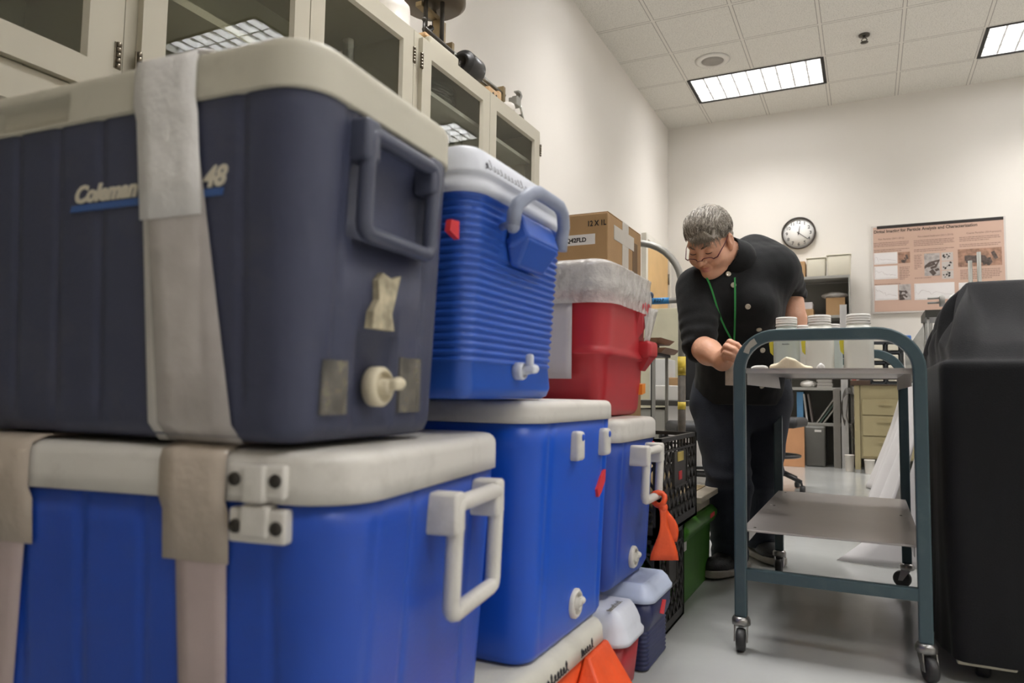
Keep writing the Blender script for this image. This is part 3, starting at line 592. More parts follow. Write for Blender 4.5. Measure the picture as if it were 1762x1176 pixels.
# ---- cardboard box 12 X 1L
pA = at(1046, 363, x=1.30); pB = at(1103, 388, x=1.30); print('box', pA, pB)
BX = empty('cardboard_box', 'brown cardboard box marked 12 X 1L with white tape, behind the wrapped red cooler', 'box', (1.30, pA[1], 0.907))
bw = pB[1]-pA[1]; bh = pA[2]-0.907
bevel(MB().box(-0.42, 0, 0, bw, 0, bh-0.003).build('carton', M_card, BX), 0.003)
bevel(MB().box(-0.42, 0, 0.002, bw/2-0.003, bh-0.003, bh).box(-0.42, 0, bw/2+0.003, bw-0.002, bh-0.003, bh).build('top_flap', M_card, BX), 0.001)
M_wtape = mat('white_tape', rgb(220, 214, 204), 0.3, var=0.08, alpha=0.85)
MB().box(0.0, 0.0012, bw/2-0.035, bw/2+0.03, bh-0.22, bh).box(0, 0.0015, bw/2-0.12, bw/2+0.09, bh-0.075, bh-0.03).box(-0.42, 0, bw/2-0.03, bw/2+0.03, bh, bh+0.001).build('tape_strip', M_wtape, BX)
M_print = mat('print_black', rgb(42, 36, 34), 0.7)
text('12 X 1L', 0.0235, (-0.066, -0.0008, bh-0.042), (1, 0, 0), (0, 0, 1), M_print, 'printed_text', BX, 0, 0.0004, bold=0.0006, wide=0.8)
lb = MB().box(-0.17, -0.040, -0.001, 0.0, bh-0.098, bh-0.066).build('paper_label', mat('label_white', rgb(226, 222, 220), 0.6), BX)
text('Q42FLD', 0.019, (-0.135, -0.0015, bh-0.089), (1, 0, 0), (0, 0, 1), M_print, 'label_text', lb, 0, 0.0003, bold=0.0006)
MB().box(0, 0.0008, bw-0.10, bw-0.045, bh-0.2, bh-0.045).build('printed_panel', mat('print_grey', rgb(120, 96, 70), 0.7), BX)
# ---- green bin with things on it
M_green = mat('bin_green', rgb(66, 128, 32), 0.42, var=0.08)
GB = empty('storage_bin', 'bright green plastic storage bin on the floor beside the lower milk crate', 'bin', (1.472, 2.285, 0.0))
shell(0.32, 0.50, 0.02, [(0, 0.03), (0.006, 0.022), (0.20, 0.012), (0.208, -0.002), (0.232, -0.014), (0.245, -0.014), (0.255, -0.004), (0.262, 0.004)], None, 0.01).build('body', M_green, GB)
MB().prism([(0.35, 0.232), (0.42, 0.234), (0.42, 0.247), (0.35, 0.246)], 0.010, 0.0158, 'yz').build('red_tape_patch', M_redtape, GB)
MB().prism([(0.02, 0.17), (0.08, 0.17), (0.08, 0.205), (0.02, 0.205)], -0.02, -0.010, 'yz').build('clear_tape_patch', M_tape, GB)
bd = empty('sample_tray', 'pale wooden board framed like a tray, lying on the green bin', 'tray', (1.44, 2.485, 0.2635))
bevel(MB().box(-0.29, 0.05, -0.02, 0.34, 0.042, 0.062).box(-0.27, 0.02, 0.0, 0.27, 0, 0.042).build('board', mat('worn_board', rgb(176, 166, 150), 0.6, var=0.15, scale=10), bd))
MB().box(-0.25, 0.0, 0.02, 0.30, 0.0622, 0.065).build('brown_stain_panel', mat('tan_panel', rgb(150, 130, 96), 0.6, var=0.25, scale=20), bd)
# ================================================================== glass-door cabinets along the left wall
M_cab = mat('cabinet_cream', rgb(196, 190, 172), 0.4, var=0.03, scale=2)
M_cabin = mat('cabinet_inside', rgb(200, 198, 180), 0.6, var=0.03)
M_cglass = glass('cabinet_glass', (0.86, 0.87, 0.83, 1), 0.0, 1.55)
M_hinge = mat('hinge_metal', rgb(120, 112, 98), 0.3, 0.9)
CT, CB = 2.085, 1.345                                     # top and bottom of the upper glazed doors
def cabinet(y0, label):
    c = empty('glass_cabinet', label, 'cabinet', (0.0, y0, 0.0), 0, 'cream glass-fronted wall cabinets'); W_ = 1.216
    b = MB(); b.box(0.005, 0.015, 0, W_, 0.0, CT+0.02).box(0.015, 0.385, 0, 0.018, 0, CT+0.02).box(0.015, 0.385, W_-0.018, W_, 0, CT+0.02).box(0.015, 0.385, 0.018, W_-0.018, CT-0.005, CT+0.02).box(0.015, 0.385, 0.018, W_-0.018, 1.30, 1.335).box(0.015, 0.385, 0.018, W_-0.018, 0.08, 0.1)
    b.box(0.375, 0.397, 0, 0.035, 0, CT+0.02).box(0.375, 0.397, W_-0.035, W_, 0, CT+0.02).box(0.375, 0.397, 0.035, W_-0.035, CT-0.004, CT+0.02).box(0.375, 0.397, 0.035, W_-0.035, 1.325, CB-0.003).box(0.375, 0.397, 0.035, W_-0.035, 0, 0.1)
    b.build('carcass', M_cab, c)
    MB().box(0.0155, 0.018, 0.018, W_-0.018, 0.1, CT-0.006).build('back_panel', M_cabin, c)
    for z in (0.45, 0.85, 1.70): MB().box(0.02, 0.36, 0.02, W_-0.02, z-0.012, z+0.012).build('shelf', M_cab, c)
    for (za, zb) in ((CB, CT), (0.11, 1.32)):
        for s_ in (0, 1):
            a = 0.032 if s_ == 0 else W_/2+0.002; e = W_/2-0.002 if s_ == 0 else W_-0.032; t_ = 0.066
            # stile-and-rail door with an inner chamfer round the glass
            f = MB()
            for (ya, yb, z0, z1) in ((a, a+t_, za, zb), (e-t_, e, za, zb), (a+t_, e-t_, za, za+t_), (a+t_, e-t_, zb-t_, zb)): f.box(0.398, 0.418, ya, yb, z0, z1)
            f.loft([[(0.418, a+t_, za+t_), (0.418, e-t_, za+t_), (0.418, e-t_, zb-t_), (0.418, a+t_, zb-t_)], [(0.404, a+t_+0.008, za+t_+0.008), (0.404, e-t_-0.008, za+t_+0.008), (0.404, e-t_-0.008, zb-t_-0.008), (0.404, a+t_+0.008, zb-t_-0.008)]], False, False, smooth=False)
            dr = f.build('door', M_cab, c, fix=False)
            MB().box(0.4025, 0.4045, a+t_+0.004, e-t_-0.004, za+t_+0.004, zb-t_-0.004).build('glass_pane', M_cglass, dr)
            hy = a-0.006 if s_ == 0 else e+0.006
            for hz in ((zb-0.10, za+0.10)):
                hb_ = MB(); 
                for k in range(5): hb_.tube([(0.421, hy, hz-0.032+k*0.013), (0.421, hy, hz-0.021+k*0.013)], 0.0055, 8)
                hb_.box(0.416, 0.42, hy-0.009, hy+0.009, hz-0.032, hz+0.031).build('hinge', M_hinge, dr)
            if za > 1: MB().rbox(0.418, 0.436, (e-0.03 if s_ == 0 else a+0.018), (e-0.018 if s_ == 0 else a+0.03), za+0.1, za+0.18, 0.004).build('pull', M_hinge, dr)
    return c
cabs = [cabinet(-0.131, 'cream glass-fronted cabinet at the far left edge, nearest the camera')]
for y0, l_ in ((1.087, 'cream glass-fronted cabinet above the navy cooler, ceiling light mirrored in its glass'), (2.305, 'cream glass-fronted cabinet at the far end of the row, above the ribbed cooler')):
    c2 = copy_tree(cabs[0]); c2.location = (0, y0, 0); c2['label'] = l_; cabs.append(c2)
# glassware inside
M_gw = glass('glassware', (0.93, 0.94, 0.94, 1), 0.03, 2.6)
def cyl_glass(name, x, y, z, r, h, label, grp, cat='glassware', spout=0.0):
    b = MB().lathe([(r*1.25 if spout else r, 0.0), (r*1.25 if spout else r, 0.004), (r, 0.008), (r, h), (r*1.08, h+0.003), (r*0.9, h), (r*0.9, 0.012), (0.001, 0.012)], (0, 0, 0), n=20, cap=False)
    o = b.build(name, M_gw); o.location = (x, y, z); return tag(o, label, cat, grp)
G1 = 'glass cylinders in the middle cabinet'; G2 = 'glass beakers in the middle cabinet'
for (x, y, r, h, l_) in ((0.28, 1.985, 0.017, 0.15, 'short clear glass cylinder left of the tall one behind the cabinet glass'), (0.28, 2.05, 0.022, 0.25, 'tall clear glass cylinder behind the glass of the middle cabinet'), (0.28, 2.20, 0.017, 0.08, 'short clear glass cylinder right of the tall one behind the cabinet glass')):
    cyl_glass('graduated_cylinder', x, y, 1.714, r, h, l_, G1, spout=1)
for (x, y, r, h, l_) in ((0.24, 1.43, 0.014, 0.20, 'thin glass tube standing left in the cabinet above the taped navy cooler'), (0.24, 1.49, 0.016, 0.22, 'taller thin glass tube in the cabinet above the taped navy cooler')):
    cyl_glass('glass_tube', x, y, 1.342, r, h, l_, None)
for (x, y, r, h, l_) in ((0.28, 2.72, 0.035, 0.15, 'glass beaker nearest the hinge in the far cabinet'), (0.28, 2.83, 0.035, 0.15, 'second glass beaker from the hinge in the far cabinet'), (0.28, 2.96, 0.03, 0.11, 'small glass beaker furthest right in the far cabinet')):
    cyl_glass('beaker', x, y, 1.714, r, h, l_, G2)
sheetg = 'glass dishes stacked in the far cabinet'
for k in range(7):
    o = MB().lathe([(0.001, 0), (0.12, 0), (0.13, 0.010), (0.125, 0.010), (0.115, 0.003), (0.001, 0.003)], n=36).build('glass_dish', M_gw); o.location = (0.22, 2.66, 1.9305+k*0.0145); o.scale = (1, 1.3, 1)
    tag(o, ('lowest', 'second from the bottom', 'third from the bottom', 'middle', 'third from the top', 'second from the top', 'topmost')[k]+' clear glass dish of the stack in the far cabinet', 'dish', sheetg)
tag(MB().box(0.03, 0.365, 2.34, 3.48, 1.912, 1.930).build('shelf_board', M_troff), 'white shelf board under the glass dishes in the far cabinet', 'shelf')
tag(MB().box(0.04, 0.34, 2.345, 2.36, 1.7125, 1.9115).box(0.04, 0.34, 3.46, 3.475, 1.7125, 1.9115).box(0.04, 0.05, 2.36, 3.46, 1.7125, 1.75).build('shelf_riser', M_cab), 'cream riser carrying the white shelf board in the far cabinet', 'riser')
# ------------------------------------------------------------------ things on top of the cabinets
ZT = CT+0.0205
M_milky = mat('milky_plastic', rgb(226, 220, 212), 0.35, var=0.03)
M_cast = mat('cast_dark', rgb(62, 58, 52), 0.4, 0.4, var=0.15)
M_brass = mat('old_brass', rgb(150, 132, 100), 0.4, 0.6, var=0.2, scale=20)
M_steel = mat('bright_steel', rgb(200, 200, 196), 0.22, 0.9, var=0.05)
bt = empty('plastic_jug', 'white plastic bottle with a steel cap on top of the cabinets', 'bottle', (0.29, 2.30, ZT))
MB().lathe([(0.001, 0), (0.068, 0), (0.075, 0.008), (0.076, 0.03), (0.073, 0.035), (0.073, 0.09), (0.070, 0.115), (0.052, 0.135), (0.045, 0.14), (0.045, 0.15), (0.001, 0.15)], n=32).build('body', M_milky, bt)
MB().lathe([(0.001, 0.15), (0.047, 0.15), (0.047, 0.172), (0.04, 0.178), (0.001, 0.178)], n=32).build('collar', M_milky, bt)
MB().tube([(-0.03, -0.06, 0.155), (0.0, -0.068, 0.18), (0.03, -0.06, 0.155)], 0.006, 8).lathe([(0.001, 0.178), (0.03, 0.178), (0.033, 0.2), (0.001, 0.205)], n=20).build('cap', mat('cap_grey', rgb(96, 94, 90), 0.4), bt)
# pulley-and-weight instrument
ins = empty('balance_instrument', 'dark metal instrument with a big disc and rods on top of the cabinets', 'instrument', (0.265, 2.52, ZT))
bevel(MB().box(-0.06, 0.12, -0.08, 0.155, 0.0, 0.045).build('base', M_cab, ins), 0.008, 3)
bevel(MB().box(-0.04, 0.10, -0.09, -0.02, 0.045, 0.06).build('tan_block', mat('tan_block', rgb(208, 172, 130), 0.5), ins), 0.004)
for (yy, xx) in ((0.0, 0.04), (0.07, 0.08), (0.13, 0.0)): MB().tube([(xx, yy, 0.045), (xx, yy, 0.34)], 0.010, 10).build('post', M_cast, ins)
MB().tube([(0.08, -0.07, 0.085), (0.10, 0.13, 0.062)], 0.012, 8).tube([(0.08, -0.07, 0.045), (0.08, -0.07, 0.12)], 0.006, 6).ell((0.08, -0.07, 0.125), (.01, .01, .01)).tube([(0.04, -0.02, 0.08), (0.03, 0.06, 0.16)], 0.014, 8).build('lever', M_cast, ins)
MB().lathe([(0.001, 0.27), (0.13, 0.27), (0.15, 0.285), (0.15, 0.32), (0.14, 0.33), (0.001, 0.33)], (0.02, 0.08, 0), 'z', 40).build('disc', mat('disc_bronze', rgb(104, 94, 80), 0.4, 0.5, var=0.15), ins)
MB().box(0.0, 0.03, -0.02, 0.15, 0.225, 0.245).box(0.01, 0.05, 0.105, 0.15, 0.12, 0.22).build('bracket', M_brass, ins)
MB().lathe([(0.001, 0), (0.03, 0), (0.03, 0.02), (0.001, 0.02)], (0.07, -0.06, 0.26), 'x', 20).build('knob', M_brass, ins)
dr = empty('drum_instrument', 'long brass and steel rail instrument with a black drum, lying on the cabinets', 'instrument', (0.25, 2.735, ZT), 0)
bevel(MB().box(-0.05, 0.05, 0.02, 0.56, 0.0, 0.05).build('base', mat('wood_tan', rgb(176, 146, 104), 0.5, var=0.12), dr), 0.004)
for (xx, zz, r_) in ((0.0, 0.15, 0.007), (0.045, 0.13, 0.011), (-0.03, 0.15, 0.006)): MB().tube([(xx, -0.03, zz), (xx, 0.56, zz)], r_, 10).build('rail', M_steel, dr)
MB().box(-0.05, 0.06, 0.0, 0.02, 0.05, 0.165).box(-0.05, 0.06, 0.52, 0.545, 0.05, 0.165).box(-0.02, 0.03, 0.02, 0.54, 0.085, 0.115).build('support', M_brass, dr)
MB().lathe([(0.001, 0), (0.025, 0), (0.028, -0.012), (0.045, -0.012), (0.05, 0.0), (0.062, 0.0), (0.066, 0.006), (0.066, 0.11), (0.06, 0.118), (0.001, 0.118)], (0.085, 0.05, 0.080), 'y', 36).build('drum', mat('drum_black', rgb(38, 37, 36), 0.35, var=0.1), dr)
MB().tube([(0.085, 0.035, 0.080), (0.085, 0.02, 0.05)], 0.007, 8).build('crank', M_cast, dr)
pv = empty('wooden_holder', 'small tan wooden block with holes beside the black drum on the cabinets', 'holder', (0.335, 3.00, ZT))
b_ = bevel(MB().box(-0.03, 0.03, 0, 0.10, 0, 0.055).box(-0.02, 0.03, 0.10, 0.13, 0, 0.07).build('block', mat('tan_block', rgb(208, 172, 130)), pv), 0.004)
for yy in (0.04, 0.075): MB().lathe([(0.001, 0), (0.007, 0), (0.007, 0.0015), (0.001, 0.0015)], (0.03, yy, 0.03), 'x', 12).build('hole', M_print, pv)
hk = empty('hook_bracket', 'brass hook bracket standing behind the white cup on the cabinets', 'bracket', (0.24, 3.17, ZT))
MB().box(-0.02, 0.02, 0.0, 0.03, 0, 0.14).tube([(0.02, -0.02, 0.06), (0.03, -0.03, 0.09), (0.03, 0.0, 0.115), (0.02, 0.02, 0.10)], 0.004, 6).tube([(-0.01, -0.1, 0.12), (0.01, 0.03, 0.08)], 0.009, 8).build('arm', M_brass, hk)
cp = empty('plastic_cup', 'small white plastic cup at the far end of the cabinet tops', 'cup', (0.335, 3.26, ZT))
MB().lathe([(0.001, 0), (0.036, 0), (0.04, 0.045), (0.035, 0.06), (0.028, 0.066), (0.001, 0.066)], n=24).build('body', M_milky, cp)
cl = empty('clamp_fixture', 'grey metal clamp with steel rod and round foot, last thing on the cabinet tops', 'clamp', (0.33, 3.37, ZT))
M_gmet = mat('grey_metal', rgb(150, 148, 140), 0.45, 0.3, var=0.1)
MB().loft([[(-0.03, 0.02, 0.0), (0.04, 0.02, 0.0), (0.04, 0.15, 0.0), (-0.03, 0.15, 0.0)], [(-0.03, 0.02, 0.055), (0.02, 0.02, 0.055), (0.02, 0.05, 0.02), (-0.03, 0.15, 0.01)]], smooth=False).build('foot', M_gmet, cl)
MB().tube([(0.02, 0.05, 0.03), (0.02, 0.0, 0.11)], 0.006, 8).build('rod', M_steel, cl)
bevel(MB().box(-0.02, 0.03, -0.055, 0.0, 0.08, 0.125).build('head', M_gmet, cl), 0.004)
MB().box(-0.01, 0.02, -0.03, 0.015, 0.125, 0.14).prism([(0.0, 0.13), (0.015, 0.125), (0.035, 0.16), (0.012, 0.178), (-0.02, 0.172), (-0.022, 0.164), (0.0, 0.165), (0.012, 0.158)], -0.005, 0.02, 'yz').build('hook', M_gmet, cl)
# ================================================================== teal utility cart
M_teal = mat('cart_teal', rgb(62, 82, 88), 0.38, var=0.08, scale=9, dirt=rgb(96, 110, 110), dirt_amt=0.3, dirt_scale=18)
M_edge = mat('worn_edge', rgb(176, 172, 160), 0.4, 0.3)
M_alu = mat('worn_aluminium', rgb(180, 174, 170), 0.32, 0.35, var=0.07, scale=3.5, bump=0.03, bscale=60)
X0, X1, Y0, Y1 = 1.683, 2.108, 2.02, 2.945
KT = empty('utility_cart', 'teal metal utility cart with grey shelves on black casters', 'cart', (X0, Y0, 0.0)); W_ = X1-X0; L_ = Y1-Y0
def frame_loop(y, top, z0, nm='frame_loop'):
    r = 0.095; ins = 0.02
    pr = [(0.0, z0), (0.0, top-r-0.02)]+[(r-r*math.cos(a), top-r+r*math.sin(a)) for a in np.linspace(0.05, PI/2, 10)]+[(W_-r+r*math.sin(a), top-r+r*math.cos(a)) for a in np.linspace(0, PI/2-0.05, 10)]+[(W_, top-r-0.02), (W_, z0)]
    o = MB().bar([(a, y, b) for a, b in pr], 0.031, 0.026, (0, 1, 0)).build(nm, M_teal, KT); bevel(o, 0.004, 2); return o
TOP = 0.829
frame_loop(0.0, TOP, 0.085); frame_loop(L_, TOP+0.0, 0.085)
pt = MB().prism([(0.012, TOP-0.045), (0.026, TOP-0.050), (0.030, TOP-0.036), (0.048, TOP-0.022), (0.040, TOP-0.008), (0.030, TOP-0.015), (0.018, TOP-0.030)], -0.0137, -0.0125, 'xz').build('chipped_paint', M_edge, KT)
ZS = 0.742
sh = MB().box(-0.012, W_+0.012, 0.014, L_-0.014, ZS-0.004, ZS).box(-0.012, W_+0.012, 0.014, 0.017, ZS-0.014, ZS-0.003).box(-0.012, W_+0.012, L_-0.017, L_-0.014, ZS-0.008, ZS-0.003)
sh.box(0.016, 0.019, 0.018, L_-0.018, ZS-0.045, ZS-0.004).box(W_-0.019, W_-0.016, 0.018, L_-0.018, ZS-0.045, ZS-0.004).build('top_shelf', M_alu, KT)
bevel(MB().box(0.0, W_, 0.012, L_-0.012, 0.305, 0.3105).box(0.018, 0.02, 0.018, L_-0.02, 0.28, 0.3055).box(W_-0.02, W_-0.018, 0.018, L_-0.02, 0.28, 0.3055).build('lower_shelf', M_alu, KT), 0.001, 1)
bevel(MB().box(0.013, W_-0.013, -0.012, 0.012, 0.182, 0.212).build('cross_bar', M_teal, KT), 0.003)
bevel(MB().box(0.013, W_-0.013, L_-0.012, L_+0.012, 0.182, 0.212).build('cross_bar', M_teal, KT), 0.003)
M_tyre = mat('caster_rubber', rgb(42, 41, 42), 0.5); M_chr = mat('caster_steel', rgb(150, 148, 146), 0.3, 0.85)
def caster(x, y, ang):
    c = MB().lathe([(0.001, 0.086), (0.02, 0.086), (0.024, 0.078), (0.024, 0.066), (0.018, 0.062), (0.001, 0.062)], (x, y, 0), n=20)
    dx, dy = math.cos(ang), math.sin(ang); 
    for s_ in (-1, 1):
        px, py = -dy*s_*0.016, dx*s_*0.016
        c.loft([[(x+px+dx*a+qx, y+py+dy*a+qy, z) for a, z in ((-0.014, 0.066), (0.016, 0.066), (0.026, 0.026), (0.012, 0.026))] for qx, qy in ((-dy*0.0015, dx*0.0015), (dy*0.0015, -dx*0.0015))], smooth=False)
    o = c.build('caster', M_chr, KT)
    wl = MB(); cx, cy = x+dx*0.016, y+dy*0.016; loops = []
    for (r_, h_) in ((0.001, -0.012), (0.02, -0.012), (0.026, -0.011), (0.0295, -0.006), (0.0295, 0.006), (0.026, 0.011), (0.02, 0.012), (0.001, 0.012)):
        loops.append([(cx+dx*r_*math.cos(t)-dy*h_, cy+dy*r_*math.cos(t)+dx*h_, 0.030+r_*math.sin(t)) for t in np.linspace(0, 2*PI, 25)[:-1]])
    wl.loft(loops).build('wheel', M_tyre, o)
for (x, y, a) in ((0, 0, -1.5), (W_, 0, -1.2), (0, L_, -1.6), (W_, L_, 2.9)): caster(x, y, a)
for (x, y) in ((0.03, 0.05), (0.03, 0.5), (W_-0.03, 0.5), (0.03, L_-0.06)): MB().lathe([(0.001, 0.3105), (0.004, 0.3105), (0.003, 0.3120), (0.001, 0.3120)], (x, y, 0), n=10).build('screw', M_dm, KT)
# ---- sample bottles on the cart
M_hdpe = mat('bottle_hdpe', rgb(230, 230, 220), 0.38, var=0.02, trans=0.0, alpha=0.93, sss=0.0)
M_hdpe2 = mat('bottle_cloudy', rgb(212, 222, 216), 0.35, var=0.04, alpha=0.62)
M_capw = mat('cap_white', rgb(228, 225, 220), 0.45, var=0.02, bump=0.0)
M_yel = mat('yellow_label', rgb(226, 214, 70), 0.55, var=0.05)
def bottle(x, y, sz, m, label, rot=0.0, h=1.0, lab=True):
    b = empty('sample_bottle', label, 'bottle', (x, y, ZS+0.0005), rot, 'white-capped sample bottles on the cart'); r = sz; zz_ = None
    # square-shouldered jar
    def sq(rr, z, e): 
        o = []
        for k in range(36):
            a = 2*PI*k/36; c, s = math.cos(a), math.sin(a); o.append((rr*math.copysign(abs(c)**e, c), rr*math.copysign(abs(s)**e, s), z))
        return o
    MB().loft([sq(r*0.9, 0, 0.5), sq(r, 0.006, 0.45), sq(r, 0.110*h, 0.45), sq(r*0.97, 0.120*h, 0.5), sq(r*0.86, 0.131*h, 0.8), sq(r*0.78, 0.137*h, 1), sq(r*0.78, 0.152*h, 1)]).build('body', m, b)
    cp_ = MB().lathe([(r*0.78, 0.1400*h), (r*0.85, 0.1405*h), (r*0.85, 0.1435*h), (r*0.79, 0.144*h)], n=36, cap=False)
    z = 0.147*h; pr = [(0.001, z), (r*0.82, z)]
    for k in range(2): pr += [(r*0.82, z+0.005), (r*0.805, z+0.0055), (r*0.805, z+0.0065), (r*0.82, z+0.007)]; z += 0.0065
    pr += [(r*0.82, z+0.005), (r*0.78, z+0.008), (0.001, z+0.008)]
    cp_.lathe(pr, n=40).build('cap', M_capw, b)
    if lab:
        MB().box(-r*1.005, r*1.005, -0.012, r*0.5, 0.062, 0.112).build('yellow_label', M_yel, b, fix=True) if False else MB().prism([(-r-0.001, 0.085), (-r-0.013, 0.085), (-r-0.008, 0.115), (-r*0.9, 0.125)], -0.003, 0.0, 'xz').prism([(-r-0.001, 0.05), (-r-0.010, 0.06), (-r-0.013, 0.09), (-r-0.001, 0.09)], -0.004, -0.002, 'xz').build('yellow_label', M_yel, b)
    return b
def foot(u, v, zz): 
    p = at(u, v, z=zz); return p[0], p[1]
def ub(u, y): return at(u, 620, y=y)[0]
b1 = bottle(ub(1354, 2.36), 2.36, 0.038, M_hdpe2, 'leftmost clear sample bottle on the cart, faint pencil writing on its side', 0.06)
scrawl('handwriting', (-0.012, -0.0388, 0.082), (1, 0, 0), (0, 0, 1), M_ink, b1, 5, 0.007, 12)
bottle(ub(1411, 2.33), 2.33, 0.039, M_hdpe, 'large opaque white-capped sample bottle, middle of the front row on the cart', 0.06)
bottle(ub(1478, 2.33), 2.33, 0.039, M_hdpe, 'rightmost large sample bottle in the front row on the cart', 0.06)
bottle(ub(1381, 2.64), 2.64, 0.034, M_hdpe2, 'smaller sample bottle behind, between the leftmost and middle front bottles', 0.05, lab=True)
bottle(ub(1431, 2.62), 2.62, 0.034, M_hdpe2, 'smaller sample bottle behind and right of the middle front bottle', 0.05, lab=False)
# crumpled gloves and paper on the cart
M_glove = mat('latex_glove', rgb(226, 212, 184), 0.55, var=0.06, scale=14, bump=0.3, bscale=60)
def crumple(name, label, cat, u0, u1, y, dy, hs, m, seed):
    xa, xb = at(u0, 630, y=y)[0], at(u1, 630, y=y)[0]; o = np.array([(xa+xb)/2, y, ZS]); L2 = (xb-xa)/2
    def f(P):
        Q = P-o; t = np.clip((Q[:, 0]+L2)/(2*L2), 0, 1); hgt = np.interp(t, np.linspace(0, 1, len(hs)), hs)+0.004*wav(P, 160, seed)
        v = smax(np.abs(Q[:, 0])-L2, np.abs(Q[:, 1])-dy*(0.7+0.3*np.sin(t*7+seed)), 0.01)
        return smax(smax(v, Q[:, 2]-hgt, 0.008), -Q[:, 2]+0.001, 0.002)*0.6
    g_ = skin_obj(name, f, o-[L2+0.01, dy+0.01, 0.004], o+[L2+0.01, dy+0.01, 0.06], 0.0028, m)
    return tag(g_, label, cat)
crumple('rubber_glove', 'crumpled cream latex gloves lying on the cart shelf before the bottles', 'gloves', 1324, 1400, 2.12, 0.030, [0.012, 0.018, 0.034, 0.026, 0.010, 0.006], M_glove, 4)
crumple('paper_tissue', 'crumpled white tissue at the left front corner of the cart shelf', 'tissue', 1291, 1322, 2.09, 0.02, [0.004, 0.008, 0.010, 0.008], M_capw, 8)
crumple('tissue_scrap', 'small white scrap of tissue right of the gloves on the cart', 'tissue', 1404, 1420, 2.11, 0.012, [0.008, 0.016, 0.012], M_capw, 6)
# ================================================================== far end of the room
# ---- wall clock
pc = at(1374, 401, y=D-0.03); ck = empty('wall_clock', 'round white wall clock with a dark rim, showing about twelve twenty-one', 'clock', (pc[0], D, pc[2]))
R_ = 0.168
MB().lathe([(R_-0.016, 0.0), (R_, -0.002), (R_+0.001, -0.03), (R_-0.004, -0.038), (R_-0.013, -0.036), (R_-0.015, -0.022)], n=64, axis='y', cap=False).build('rim', mat('clock_rim', rgb(62, 54, 48), 0.35), ck)
MB().lathe([(0.001, 0.0), (R_-0.012, 0.0), (R_-0.012, -0.020), (0.001, -0.020)], n=64, axis='y').build('dial', mat('clock_dial', rgb(236, 234, 230), 0.5, var=0.01), ck)
M_num = mat('clock_ink', rgb(50, 48, 48), 0.5)
for h_ in range(1, 13):
    a = PI/2-2*PI*h_/12; s_ = 0.047
    text(str(h_), s_, (0.116*math.cos(a), -0.0205, 0.116*math.sin(a)-s_*0.36), (1, 0, 0), (0, 0, 1), M_num, 'numeral', ck, align='CENTER', bold=0.0008)
def hand(ang, L_, w_, nm):
    c, s = math.sin(ang), math.cos(ang)
    q = [(-w_, -0.02), (w_, -0.02), (w_*0.6, L_), (-w_*0.6, L_)]
    MB().prism([(a*s+b*c, b*s-a*c) for a, b in q], -0.0245, -0.0225, 'xz').build(nm, M_num, ck)
hand(math.radians(10), 0.075, 0.0045, 'hour_hand'); hand(math.radians(128), 0.115, 0.0035, 'minute_hand')
MB().lathe([(0.001, -0.02), (0.008, -0.02), (0.008, -0.027), (0.001, -0.027)], n=16, axis='y').build('hub', M_num, ck)
# ---- poster
a_ = at(1499, 390, y=D-0.02); b_ = at(1730, 375, y=D-0.02); c_ = at(1503, 540, y=D-0.02)
PX, PZ0, PW, PH = a_[0], c_[2], b_[0]-a_[0], a_[2]-c_[2]; print('poster', PX, PZ0, PW, PH)
po = empty('research_poster', 'salmon-coloured research poster headed Digital Imaging for Particle Analysis on the far wall', 'poster', (PX, D, PZ0))
MB().box(0, PW, -0.02, -0.002, 0, PH).build('frame', mat('poster_frame', rgb(206, 200, 194), 0.4), po)
e = 0.016; yF = -0.0215
MB().box(e, PW-e, yF, -0.019, e, PH-e).build('paper', mat('poster_paper', rgb(198, 166, 148), 0.55, var=0.02), po)
MB().box(0.05, PW-e, yF-0.001, yF, PH-e-0.018, PH-e+0.012).build('top_band', M_print, po)
M_pw = mat('poster_white', rgb(226, 222, 220), 0.6, var=0.02)
U = lambda px, py: ((px-625)/905*PW, PH-(py-(190-(px-625)*0.067))/590*PH)   # poster drawn from measured positions
def tx(s, px, py, size, bold=0.0006, nm='poster_text'):
    x, z = U(px, py); text(s, size, (x, yF-0.0005, z), (1, 0, 0.0), (0, 0, 1), M_print, nm, po, ext=0.0003, bold=bold)
text('Digital Imaging for Particle Analysis and Characterization', 0.0425, (0.022, yF-0.0005, PH-0.075), (1, 0, 0), (0, 0, 1), M_print, 'poster_title', po, ext=0.0003, bold=0.0009, wide=0.90)
M_pt = mat('poster_grey_text', rgb(130, 104, 92), 0.6)
for s, x, nmz in (('Fine Particles (2011-2012)', 0.06, 0), ('Flocculated Sediment (2012-2013)', 0.40, 0), ('Coarse Particles (2014-present)', 0.80, 0)):
    text(s, 0.0215, (x*PW/1.11, yF-0.0005, PH-0.145), (1, 0, 0), (0, 0, 1), M_pt, 'column_heading', po, ext=0.0003, bold=0.0003)
rr = np.random.RandomState(5)
def para(x0, x1, z, n, dz=0.0165):
    lines = MB()
    for k in range(n):
        x = x0; end = x1-(rr.rand()*0.12 if k == n-1 else rr.rand()*0.015)
        while x < end:
            w_ = 0.008+rr.rand()*0.022; w_ = min(w_, end-x); lines.box(x, x+w_, yF-0.0006, yF-0.0001, z-k*dz-0.0042, z-k*dz+0.0018); x += w_+0.004
    lines.build('text_block', M_pt, po)
para(0.02, 0.33, PH-0.175, 3); para(0.02, 0.33, PH-0.245, 2)
para(0.37, 0.71, PH-0.175, 4); para(0.37, 0.71, PH-0.265, 2); para(0.37, 0.44, PH-0.32, 9); para(0.37, 0.58, PH-0.545, 1)
para(0.75, 1.08, PH-0.175, 3); para(0.75, 1.08, PH-0.245, 2); para(0.75, 1.08, PH-0.49, 6); para(0.24, 0.33, PH-0.43, 8); para(0.02, 0.33, PH-0.59, 1)

